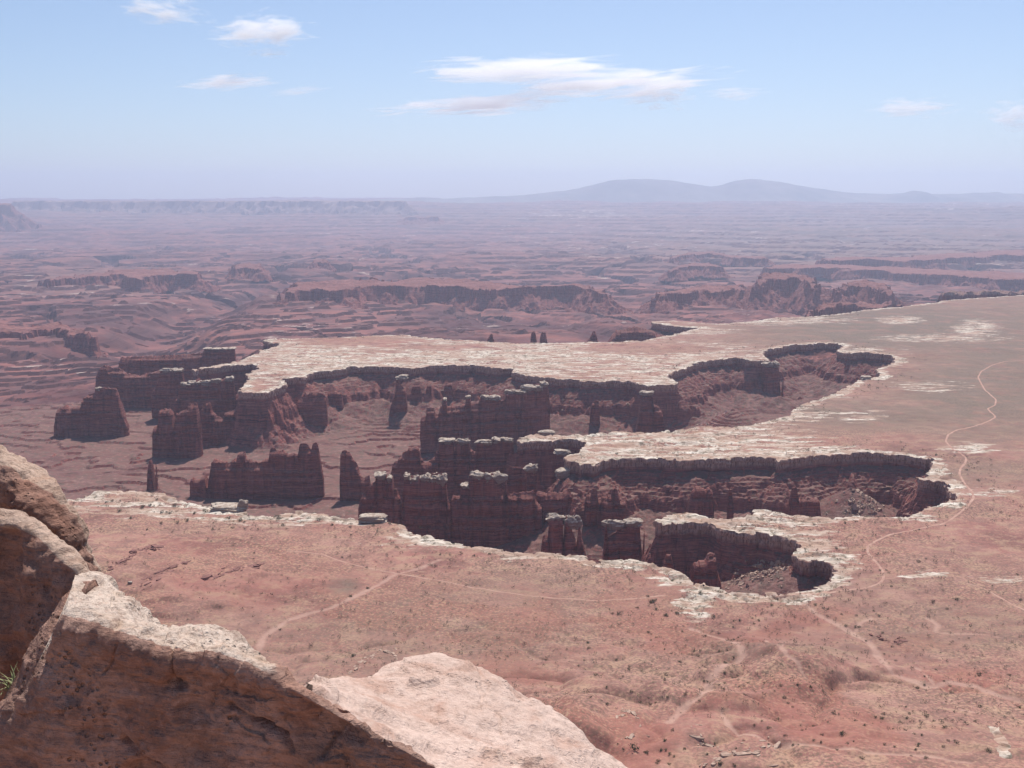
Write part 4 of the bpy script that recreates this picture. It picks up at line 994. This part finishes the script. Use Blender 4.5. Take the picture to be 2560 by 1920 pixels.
for k, (mp, (a, b, sz)) in enumerate(traced):
    px, py = mp(a, b)
    x, y = tX[k], tY[k]; R_ = math.hypot(math.hypot(float(x), float(y)), H)
    sc = {id(LW): .434, id(LB): .452, id(LX): .407}[id(mp)]
    put_shrub(px, py, sz * 2.9 * sc * R_ / F, k, x, y); cnt += 1
# more single shrubs on the slickrock, sparse
cand = np.stack([rng.uniform(200, 2560, 40000), rng.uniform(1060, 1900, 40000)], 1)
cwx, cwy = bpz(cand[:, 0], cand[:, 1])
cd_ = coarse1(cwx, cwy); cl_n = fbm2(cwx / 45, cwy / 45, 3, 88)
okc = (cd_ > 6) & (cl_n > .12) & ~((cand[:, 0] < 1650) & (cand[:, 1] > 1400 + (cand[:, 0] - 250) * .42)) & ~((cand[:, 0] > 400) & (cand[:, 0] < 1500) & (cand[:, 1] > 1420))
okc &= rng.random(40000) < np.where((cd_ < 60) | (cand[:, 1] > 1500), .9, .12)
cs_ = cand[okc][:300 - cnt]; tX, tY = on_bench(cs_[:, 0], cs_[:, 1])
for k, (px, py) in enumerate(cs_):
    x, y = tX[k], tY[k]
    R_ = math.hypot(math.hypot(float(x), float(y)), H)
    put_shrub(px, py, rng.uniform(5, 10) * R_ / F, k + 900, x, y)
# the rest: too small to single out
def scatter(name, label, n, region, src, size, seed, mat):
    rg = np.random.default_rng(seed); vs, fs = [], []; base = 0
    data = []
    for me in src:
        v = np.zeros(len(me.vertices) * 3, np.float32); me.vertices.foreach_get("co", v); v = v.reshape(-1, 3)[:24 * 3]
        data.append(v)
    P = region(rg, n)
    for k, (x, y, z, s) in enumerate(P):
        v = data[k % len(data)]; s = s * size * min(2.2, rg.lognormal(-.15, .45))
        a = rg.uniform(0, 6.28); R2 = np.array([[math.cos(a), -math.sin(a), 0], [math.sin(a), math.cos(a), 0], [0, 0, 1]])
        vs.append((v * 1.15) @ R2.T * s + [x, y, z]); fs.append(np.arange(len(v)).reshape(-1, 3) + base); base += len(v)
    return tag(link(name, mesh_np(name, np.concatenate(vs), None, np.concatenate(fs), None, mat, False)), label, kind="stuff")
def reg_bench(rg, n):
    out = []
    while len(out) < n:
        px = rg.uniform(0, 2600, 4000); py = rg.uniform(780, 1915, 4000)
        x, y = bpz(px, py)
        d = coarse1(x, y)
        pl = np.interp(d, [0, 60, 140], [1, .8, .15])
        den = fbm2(x / 80, y / 80, 3, 91) * .7 + .5
        ok = (d > 5) & (rg.random(4000) < pl * np.clip(den, 0, 1) + .10 * (py > 1450)) & ~((px > 1750) & (py < 1350) & (d > 90))
        for a, b in zip(x[ok], y[ok]):
            out.append((a, b)); 
    q = np.array(out[:n]); z = zroad(q[:, 0], q[:, 1]); r = np.hypot(q[:, 0], q[:, 1])
    return np.stack([q[:, 0], q[:, 1], z - .1, np.interp(r, [700, 1500, 4000], [.8, 1.3, 2.2])], 1)
scatter("scrub_cover", "scattered low scrub too small to count across the bench", 7500, reg_bench, SC, 1.5, 5, M_SCRUB)

# rubble in the near cove
def rubble(name, label, n, centre, spread, zfun, size, seed, mat):
    rg = np.random.default_rng(seed); vs, fs = [], []
    cube = np.array([[x, y, z] for z in (-1, 1) for x, y in ((-1, -1), (1, -1), (1, 1), (-1, 1))], float)
    fc = np.array([[3, 2, 1, 0], [4, 5, 6, 7], [0, 1, 5, 4], [1, 2, 6, 5], [2, 3, 7, 6], [3, 0, 4, 7]])
    px = rg.normal(centre[0], spread[0], n); py = rg.normal(centre[1], spread[1], n)
    x, y = bpz(px, py, -40.0)
    d = sdf(x, y, BENCH) + rim_noise(x, y)
    z, _ = zlow(x, y, d)
    z2, _ = zlow(x, y + 5, sdf(x, y + 5, BENCH) + rim_noise(x, y + 5))
    k = 0
    for a, b, c, dd, c2 in zip(x, y, z, d, z2):
        if dd > -9 or c < -75 or abs(c2 - c) > 4.5: continue
        s = size * rg.lognormal(0, .5)
        v = cube * rg.uniform(.5, 1, (8, 3)) * s * [1, .8, .6]
        q, _r = np.linalg.qr(rg.normal(0, 1, (3, 3)))
        vs.append(v @ q.T + [a, b, c + s * .15]); fs.append(fc + 8 * k); k += 1
    return tag(link(name, mesh_np(name, np.concatenate(vs), np.concatenate(fs), None, None, mat, False)), label, kind="stuff")
rubble("rubble", "pale fallen rubble filling the near cove", 1500, R15(1400, 640), (58, 24), None, 1.35, 3, M_LEDGE)
rubble("rubble", "grey rock fall streaming down the banded slope", 260, R5(1210, 1060), (28, 16), None, 1.7, 4, M_LEDGE)
rubble("rubble", "scattered blocks on the far basin slopes", 700, R4(1500, 480), (260, 40), None, 1.6, 5, M_LEDGE)

# ------------------------------------------------------------------ foreground boulders (a few metres from the eye)
def ray_pt(px, py, depth):
    dx, dy, dz = ray(px, py)
    v = np.array([dx, dy, dz]); return np.array([0, 0, H]) + v / v[1] * depth
def resample(P, n):
    P = np.asarray(P, float); s = np.concatenate([[0], np.cumsum(np.linalg.norm(np.diff(P[:, :2], axis=0), axis=1))])
    u = np.linspace(0, s[-1], n); return np.stack([np.interp(u, s, P[:, k]) for k in range(P.shape[1])], 1)
def loft(name, label, cat, rows, mat, seed, n=420, per=70, amp=.03, back=(1.2, 1.6), fine=.012, cracks=(), backx=0.0, top_pale_end=2.0):
    """rows: polylines of (display x, display y, distance), far edge first; lofted to a solid and roughened in 3-D"""
    W_ = [np.array([ray_pt(*DS(a, b), d) for a, b, d in r]) for r in rows]
    s_ = np.mean([np.concatenate([[0], np.cumsum(np.linalg.norm(np.diff(w, axis=0), axis=1))]) for w in W_], axis=0)
    u_ = np.linspace(0, s_[-1], n)
    R_ = [np.stack([np.interp(u_, s_, w[:, k]) for k in range(3)], 1) for w in W_]
    first = R_[0].copy()
    R_ = [first + [backx, back[0], -back[1]]] + [first + [backx * .5, back[0] * .3, -back[1] * .35]] + R_
    last = R_[-1]
    R_ = R_ + [last + [0, .25, -.5]] + [last + [0, back[0] + 1.0, -back[1]]]
    R_ = np.array(R_)
    # cubic-ish blend between rows
    K = len(R_); seg = []; top_pale = []
    for k in range(K - 1):
        p0, p1, p2, p3 = R_[max(k - 1, 0)], R_[k], R_[k + 1], R_[min(k + 2, K - 1)]
        cnt_ = per if 1 <= k < K - 2 else 14
        tens = .22
        for t in np.linspace(0, 1, cnt_, endpoint=False):
            m1, m2 = (p2 - p0) * tens, (p3 - p1) * tens
            h = (2 * t ** 3 - 3 * t ** 2 + 1, t ** 3 - 2 * t ** 2 + t, -2 * t ** 3 + 3 * t ** 2, t ** 3 - t ** 2)
            top_pale.append(1.0 if k <= 2 else (sst(.10, 0, t) if k == 3 else 0.0))  # pale weight on the rows down to the crest, none on the face
            seg.append(h[0] * p1 + h[1] * m1 + h[2] * p2 + h[3] * m2)
    seg.append(R_[-1]); top_pale.append(0.0)
    G_ = np.array(seg)
    du = np.gradient(G_, axis=1); dv = np.gradient(G_, axis=0)
    N = np.cross(du, dv); N /= np.linalg.norm(N, axis=2, keepdims=True) + 1e-9
    for ax in (0, 1):
        for _ in range(14):
            N = .5 * N + .25 * np.roll(N, 1, ax) + .25 * np.roll(N, -1, ax)
    N /= np.linalg.norm(N, axis=2, keepdims=True) + 1e-9
    if N[len(N) // 2, :, 1].mean() > 0: N = -N
    x, y, z = G_[..., 0], G_[..., 1], G_[..., 2]
    d = amp * (1.3 * fbm3(x * 1.1 + seed, y * 1.1, z * 1.4, 4, seed)) + amp * .55 * (1 - 2.2 * np.abs(fbm3(x * 2.1, y * 2.1 + seed, z * 2.6, 4, seed + 7)))
    # bedding: shallow ledges along dipping layers, and fine grain
    lay = z * 9 + x * 2.2 + 1.2 * fbm3(x * .8, y * .8, z * .8, 3, seed + 3)
    d = d + amp * .35 * (terrace(lay, 1.0, .75) - lay) * sst(-.1, .5, fbm3(x * .9, y * .9, z * 1.2, 3, seed + 5))
    d = d + fine * fbm3(x * 9, y * 9, z * 9, 4, seed + 11, .6) + fine * .9 * np.minimum(0, fbm3(x * 22, y * 22, z * 22, 2, seed + 13) + .15)
    # angular chips and spalls
    wx, wz = x + .35 * y + .06 * fbm3(x * 5, y * 5, z * 5, 2, seed), z + .3 * y
    c1_, i1_ = cell2(wx / .42, wz / .26, seed + 40); c2_, i2_ = cell2(wx / .15, wz / .10, seed + 41)
    chip = sst(-.15, .35, fbm3(x * 1.3, y * 1.3 + 9, z * 1.3, 3, seed + 19))
    d = d + amp * (.55 * (i1_ - .5) * sst(.1, -.2, fbm3(x * .7, y * .7, z * .7, 2, seed + 23)) + .40 * (i2_ - .5) * chip)
    hol = fbm3(x * 1.7 + 5, y * 1.7, z * 1.7, 2, seed + 17)
    d = d - amp * 1.6 * sst(.42, .75, hol) * (1 - np.array(top_pale))[:, None]
    # traced clefts, in the plane of the picture but cut as real grooves
    px, py = proj(x, y, z)
    for line, wdt, dep in cracks:
        q = [DS(a, b) for a, b in line]
        d = d - dep * np.exp(-(dist_line(px, py, q) / (wdt * 1.157)) ** 2)
    G_ = G_ + N * d[..., None]
    org = G_.reshape(-1, 3).mean(0); org[2] = G_[..., 2].min()
    nr, nc = G_.shape[:2]
    q = gridquads(nr, nc)
    V_ = (G_ - org).reshape(-1, 3)
    ends = []
    e0 = [k * nc for k in range(nr)]; e1 = [k * nc + nc - 1 for k in range(nr)]
    me = mesh_np(name, V_, q, None, [e0, e1[::-1]], mat, True, dict(top_pale=(np.array(top_pale)[:, None] * sst(top_pale_end + .12, top_pale_end, np.linspace(0, 1, nc))[None, :]).ravel()))
    return tag(link(name, me, None, org), label, cat, "weathered boulders at the viewpoint edge")
# flow of the far rounded boulder
loft("boulder", "rounded brown boulder with a sunlit rim at the left edge of view", "boulder", [
    [(-260, 960, 8.2), (-60, 968, 8.0), (0, 985, 7.9), (30, 1000, 7.8), (80, 1030, 7.7), (130, 1075, 7.55), (160, 1120, 7.45), (185, 1165, 7.4), (205, 1210, 7.35), (226, 1255, 7.3)],
    [(-260, 978, 7.75), (-60, 988, 7.6), (-3, 1004, 7.5), (27, 1019, 7.42), (75, 1045, 7.38), (125, 1086, 7.32), (156, 1128, 7.28), (181, 1171, 7.25), (202, 1214, 7.22), (225, 1257, 7.22)],
    [(-260, 1080, 7.47), (-60, 1085, 7.37), (-5, 1088, 7.27), (25, 1092, 7.22), (70, 1110, 7.17), (115, 1140, 7.12), (140, 1170, 7.12), (165, 1205, 7.12), (190, 1240, 7.12), (218, 1262, 7.17)],
    [(-260, 1150, 7.62), (-60, 1155, 7.52), (-5, 1150, 7.42), (25, 1150, 7.37), (70, 1165, 7.32), (110, 1185, 7.27), (140, 1210, 7.27), (165, 1235, 7.27), (190, 1262, 7.27), (215, 1275, 7.32)],
    [(-260, 1330, 7.80), (-60, 1335, 7.70), (0, 1335, 7.60), (25, 1335, 7.55), (70, 1335, 7.50), (110, 1335, 7.45), (140, 1335, 7.45), (165, 1335, 7.45), (190, 1330, 7.45), (215, 1320, 7.50)]],
    M_RED, 3, 180, 32, .075, (1.2, 2.4), .02, backx=-.9)
loft("boulder", "brown angular boulder with orange edge at left under the rounded one", "boulder", [
    [(-300, 1105, 6.4), (-80, 1118, 6.3), (0, 1130, 6.25), (40, 1135, 6.2), (90, 1155, 6.1), (130, 1200, 6.0), (165, 1230, 5.9), (176, 1256, 5.85)],
    [(-300, 1112, 6.2), (-80, 1125, 6.1), (0, 1137, 6.05), (39, 1143, 6.0), (86, 1163, 5.95), (126, 1206, 5.87), (160, 1235, 5.8), (173, 1260, 5.78)],
    [(-300, 1250, 6.08), (-80, 1250, 5.98), (0, 1250, 5.93), (36, 1255, 5.88), (75, 1265, 5.83), (105, 1285, 5.78), (130, 1300, 5.73), (150, 1308, 5.73)],
    [(-300, 1420, 6.07), (-80, 1420, 5.97), (-10, 1420, 5.92), (15, 1425, 5.87), (40, 1425, 5.82), (60, 1425, 5.77), (80, 1415, 5.72), (95, 1400, 5.72)],
    [(-300, 1560, 6.07), (-80, 1560, 5.97), (-30, 1560, 5.92), (-15, 1555, 5.87), (0, 1550, 5.82), (10, 1545, 5.77), (20, 1535, 5.72), (28, 1525, 5.72)]],
    M_RED, 9, 180, 32, .07, (.8, 1.8), .02, backx=-.5)
loft("boulder", "narrow leaning wedge of rock in the cleft at left", "boulder", [
    [(168, 1262, 5.6), (176, 1254, 5.6), (190, 1260, 5.55), (205, 1262, 5.5)],
    [(120, 1335, 5.45), (134, 1322, 5.4), (150, 1335, 5.35), (175, 1330, 5.3)],
    [(62, 1415, 5.3), (84, 1398, 5.25), (100, 1410, 5.2), (125, 1405, 5.15)],
    [(12, 1500, 5.2), (36, 1480, 5.15), (50, 1495, 5.1), (75, 1490, 5.05)],
    [(-40, 1590, 5.1), (-10, 1570, 5.05), (10, 1585, 5.0), (35, 1580, 4.95)]],
    M_RED, 15, 60, 40, .03, (.5, .8), .012, top_pale_end=-1.0)
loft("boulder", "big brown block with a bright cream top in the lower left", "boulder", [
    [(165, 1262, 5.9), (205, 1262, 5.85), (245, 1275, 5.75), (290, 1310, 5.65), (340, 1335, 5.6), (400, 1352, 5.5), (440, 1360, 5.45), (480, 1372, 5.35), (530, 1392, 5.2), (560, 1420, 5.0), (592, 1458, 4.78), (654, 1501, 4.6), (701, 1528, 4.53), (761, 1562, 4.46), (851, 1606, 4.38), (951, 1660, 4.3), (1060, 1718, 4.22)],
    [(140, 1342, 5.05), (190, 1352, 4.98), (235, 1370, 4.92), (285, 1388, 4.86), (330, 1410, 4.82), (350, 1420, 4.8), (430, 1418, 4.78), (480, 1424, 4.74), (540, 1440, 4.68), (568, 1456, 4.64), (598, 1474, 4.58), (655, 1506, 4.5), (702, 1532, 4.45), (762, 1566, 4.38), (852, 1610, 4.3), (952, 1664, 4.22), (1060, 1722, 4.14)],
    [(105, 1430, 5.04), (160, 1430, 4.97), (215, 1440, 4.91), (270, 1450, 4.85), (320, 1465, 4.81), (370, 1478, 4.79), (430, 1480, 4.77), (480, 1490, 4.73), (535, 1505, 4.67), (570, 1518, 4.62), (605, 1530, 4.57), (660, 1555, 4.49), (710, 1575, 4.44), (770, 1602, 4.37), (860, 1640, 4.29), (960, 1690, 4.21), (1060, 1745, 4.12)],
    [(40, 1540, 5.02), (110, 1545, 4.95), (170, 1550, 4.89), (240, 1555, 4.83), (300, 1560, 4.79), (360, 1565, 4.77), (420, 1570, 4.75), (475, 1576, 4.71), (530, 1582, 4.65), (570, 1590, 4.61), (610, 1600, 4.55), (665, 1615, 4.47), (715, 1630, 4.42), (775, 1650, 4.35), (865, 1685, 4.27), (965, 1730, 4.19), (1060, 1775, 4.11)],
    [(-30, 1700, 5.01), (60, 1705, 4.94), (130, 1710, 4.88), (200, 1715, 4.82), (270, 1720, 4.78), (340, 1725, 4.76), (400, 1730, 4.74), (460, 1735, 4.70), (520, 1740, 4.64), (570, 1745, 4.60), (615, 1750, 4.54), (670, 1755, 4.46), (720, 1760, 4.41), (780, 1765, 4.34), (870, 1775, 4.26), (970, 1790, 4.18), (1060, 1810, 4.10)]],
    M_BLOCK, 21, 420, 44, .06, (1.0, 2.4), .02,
    cracks=[([(268, 1395), (240, 1450)], 2.5, .02), ([(380, 1420), (385, 1455), (392, 1475)], 3, .03), ([(500, 1520), (560, 1560), (610, 1590)], 6, .035), ([(560, 1555), (600, 1580), (625, 1625)], 5, .03), ([(700, 1540), (720, 1570), (690, 1640)], 5, .03), ([(270, 1600), (330, 1650)], 9, .05), ([(380, 1455), (400, 1470)], 12, .04)], top_pale_end=.5)
loft("rock_slab", "smooth pale pink sandstone slab sloping away at bottom centre", "rock slab", [
    [(652, 1494, 6.0), (690, 1475, 6.4), (780, 1450, 6.9), (850, 1430, 7.3), (885, 1419, 7.4), (940, 1413, 7.4), (985, 1430, 7.3), (1040, 1450, 7.15), (1090, 1480, 7.0), (1150, 1520, 6.85), (1200, 1550, 6.7), (1260, 1590, 6.55), (1330, 1630, 6.4), (1400, 1667, 6.3), (1500, 1720, 6.1), (1600, 1775, 6.0)],
    [(656, 1500, 5.85), (700, 1492, 6.1), (770, 1480, 6.4), (830, 1475, 6.6), (870, 1475, 6.65), (920, 1480, 6.65), (965, 1495, 6.55), (1010, 1515, 6.45), (1055, 1540, 6.35), (1110, 1575, 6.2), (1155, 1600, 6.1), (1210, 1635, 6.0), (1275, 1672, 5.9), (1345, 1710, 5.8), (1440, 1760, 5.65), (1540, 1810, 5.6)],
    [(664, 1525, 5.55), (712, 1550, 5.45), (760, 1580, 5.4), (800, 1605, 5.35), (840, 1632, 5.3), (880, 1655, 5.28), (920, 1678, 5.26), (950, 1665, 5.36), (985, 1690, 5.3), (1030, 1715, 5.25), (1075, 1740, 5.2), (1130, 1765, 5.15), (1195, 1790, 5.1), (1270, 1815, 5.05), (1360, 1850, 5.0), (1460, 1890, 4.95)],
    [(660, 1545, 5.5), (706, 1575, 5.4), (752, 1605, 5.35), (792, 1632, 5.3), (832, 1660, 5.25), (872, 1685, 5.22), (912, 1705, 5.2), (945, 1695, 5.26), (980, 1720, 5.2), (1025, 1745, 5.15), (1070, 1770, 5.1), (1125, 1795, 5.05), (1190, 1820, 5.0), (1265, 1845, 4.95), (1355, 1880, 4.9), (1455, 1920, 4.85)]],
    M_SLAB, 33, 280, 44, .045, (.8, 2.2), .009,
    cracks=[([(885, 1476), (915, 1478), (945, 1474)], 4, .05), ([(935, 1555), (965, 1562)], 3.5, .03), ([(1040, 1620), (1090, 1635), (1160, 1650)], 3.5, .04), ([(868, 1440), (880, 1446)], 3, .03), ([(660, 1490), (690, 1512), (720, 1530)], 3, .04)])
# the ground of the viewpoint behind and beneath the rocks
gx, gy = np.meshgrid(np.linspace(-16, 5, 60), np.linspace(-14, 3.6, 50))
gz = 397.0 - .9 * sst(-6, 3, gx) - 1.2 * sst(1.5, 3.6, gy) + .15 * fbm2(gx / 2, gy / 2, 4, 5)
gz[:, -1] -= 14; gz[-1, :] -= 14
tag(link("viewpoint_ground", mesh_np("viewpoint_ground", np.stack([gx, gy, gz], -1).reshape(-1, 3), gridquads(*gx.shape), None, None, mat_simple("viewpoint_soil", (.33, .18, .13), (.46, .29, .21), 2, .4, .05), True)), kind="structure")
# grass in the cleft
gp = ray_pt(*DS(28, 1490), 5.35)
rg = np.random.default_rng(4); vs, fs = [], []
for k in range(42):
    a = rg.uniform(0, 6.28); l_ = rg.uniform(.08, .19); ln = rg.uniform(.2, .9); b = rg.normal(0, .035, 3) * [1, 1, .1]
    dv = np.array([math.cos(a) * ln, math.sin(a) * ln, 1.]); dv /= np.linalg.norm(dv); sd_ = np.cross(dv, [0, 0, 1.]); sd_ /= np.linalg.norm(sd_); wv_ = .0035
    i = len(vs)
    for t, w_, sag in ((0, 1, 0), (.5, .8, .01), (1, .1, .05)):
        c = b + dv * l_ * t - np.array([0, 0, sag]); vs += [c - sd_ * wv_ * w_, c + sd_ * wv_ * w_]
    fs += [[i, i + 1, i + 3, i + 2], [i + 2, i + 3, i + 5, i + 4]]
tag(link("grass_tuft", mesh_np("grass_tuft", np.array(vs), np.array(fs), None, None, M_GRASS, False), None, gp), "green grass tuft growing in the cleft at lower left", "grass")

# ------------------------------------------------------------------ clouds
def mat_cloud(seed, dens):
    m = bpy.data.materials.new("cloud_vapour"); m.use_nodes = True; t = m.node_tree
    for n in list(t.nodes): t.nodes.remove(n)
    out = t.nodes.new("ShaderNodeOutputMaterial"); pv = t.nodes.new("ShaderNodeVolumePrincipled")
    pv.inputs["Color"].default_value = (1, 1, 1, 1); pv.inputs["Anisotropy"].default_value = .3; pv.inputs["Density Attribute"].default_value = ""
    tc = t.nodes.new("ShaderNodeTexCoord")
    L = t.links.new
    ln = t.nodes.new("ShaderNodeVectorMath"); ln.operation = 'LENGTH'; L(tc.outputs["Object"], ln.inputs[0])
    mp = t.nodes.new("ShaderNodeMapping"); L(tc.outputs["Object"], mp.inputs["Vector"]); mp.inputs["Location"].default_value = (seed * 3.1, seed * 1.7, 0); mp.inputs["Scale"].default_value = (1.7, 1.0, 2.6)
    nz = t.nodes.new("ShaderNodeTexNoise"); L(mp.outputs[0], nz.inputs["Vector"]); nz.inputs["Scale"].default_value = 1.4; nz.inputs["Detail"].default_value = 5; nz.inputs["Roughness"].default_value = .6; nz.inputs["Distortion"].default_value = .6
    mr = t.nodes.new("ShaderNodeMath"); mr.operation = 'MULTIPLY_ADD'; L(nz.outputs["Fac"], mr.inputs[0]); mr.inputs[1].default_value = 2.6; mr.inputs[2].default_value = -.72
    sb = t.nodes.new("ShaderNodeMath"); sb.operation = 'SUBTRACT'; L(mr.outputs[0], sb.inputs[0]); L(ln.outputs["Value"], sb.inputs[1])
    cl_ = t.nodes.new("ShaderNodeMath"); cl_.operation = 'MAXIMUM'; L(sb.outputs[0], cl_.inputs[0]); cl_.inputs[1].default_value = 0
    ml = t.nodes.new("ShaderNodeMath"); ml.operation = 'MULTIPLY'; L(cl_.outputs[0], ml.inputs[0]); ml.inputs[1].default_value = dens * 3.2
    L(ml.outputs[0], pv.inputs["Density"]); L(pv.outputs[0], out.inputs["Volume"])
    return m
nu, nv = 24, 12
th = np.linspace(0, 2 * math.pi, nu, endpoint=False); ph = np.linspace(-math.pi / 2, math.pi / 2, nv); T, Pp = np.meshgrid(th, ph)
EL = np.stack([np.cos(T) * np.cos(Pp), np.sin(T) * np.cos(Pp), np.sin(Pp)], -1).reshape(-1, 3)
for k, (cx_, cy_, rx, ry, dens, rot, lab) in enumerate([
        (345, 22, 95, 30, .0011, .1, "wispy cloud at the top left corner of the sky"),
        (565, 66, 115, 36, .0019, -.05, "brightest puffy cloud in the upper left sky"),
        (585, 116, 50, 12, .0009, 0, "faint scrap under the brightest upper left cloud"),
        (490, 178, 110, 16, .0019, -.08, "small lens-shaped cloud below the bright upper left cloud"),
        (640, 196, 70, 11, .0008, -.1, "faint wisp trailing right of the small lens-shaped cloud"),
        (1130, 150, 225, 27, .0019, -.03, "upper streak of the large central cloud"),
        (1330, 180, 230, 28, .0019, -.06, "long lower right streak of the large central cloud"),
        (1425, 202, 80, 34, .0016, -.05, "drooping tail of the large central cloud"),
        (1035, 226, 205, 23, .0018, -.05, "flat cloud lying under the large central cloud"),
        (1590, 202, 75, 16, .0008, 0, "faint wisp right of the large central cloud"),
        (1970, 232, 100, 22, .0012, 0, "small flat cloud in the right sky"),
        (2190, 248, 70, 34, .0015, 0, "white cloud cut by the right edge of view")]):
    YD = 38000
    p = bpy_at(*DS(cx_, cy_), YD); sx = rx * 1.157 * YD / F * 1.25; sz = ry * 1.157 * YD / F * 1.3
    o = link("cloud", mesh_np("cloud", EL, gridquads(nv, nu, True), None, None, mat_cloud(k + 1, dens), True), None, p)
    o.scale = (sx, sx * .5, sz); o.rotation_euler = (0, rot, 0)
    tag(o, lab, "cloud", "white clouds in the sky")

# ------------------------------------------------------------------ the air
hz = bpy.data.materials.new("haze_air"); hz.use_nodes = True; t = hz.node_tree
for n in list(t.nodes): t.nodes.remove(n)
out = t.nodes.new("ShaderNodeOutputMaterial"); pv = t.nodes.new("ShaderNodeVolumePrincipled")
pv.inputs["Color"].default_value = (.67, .77, 1.0, 1); pv.inputs["Density"].default_value = 4.0e-5; pv.inputs["Anisotropy"].default_value = .35
pv.inputs["Density Attribute"].default_value = ""; pv.inputs["Color Attribute"].default_value = ""; pv.inputs["Temperature Attribute"].default_value = ""
t.links.new(pv.outputs[0], out.inputs["Volume"])
bx = np.array([[x, y, z] for z in (-420, 1400) for x, y in ((-30000, -1500), (30000, -1500), (30000, 43500), (-30000, 43500))], float)
tag(link("haze", mesh_np("haze", bx, np.array([[3, 2, 1, 0], [4, 5, 6, 7], [0, 1, 5, 4], [1, 2, 6, 5], [2, 3, 7, 6], [3, 0, 4, 7]]), None, None, hz, False)), kind="stuff")
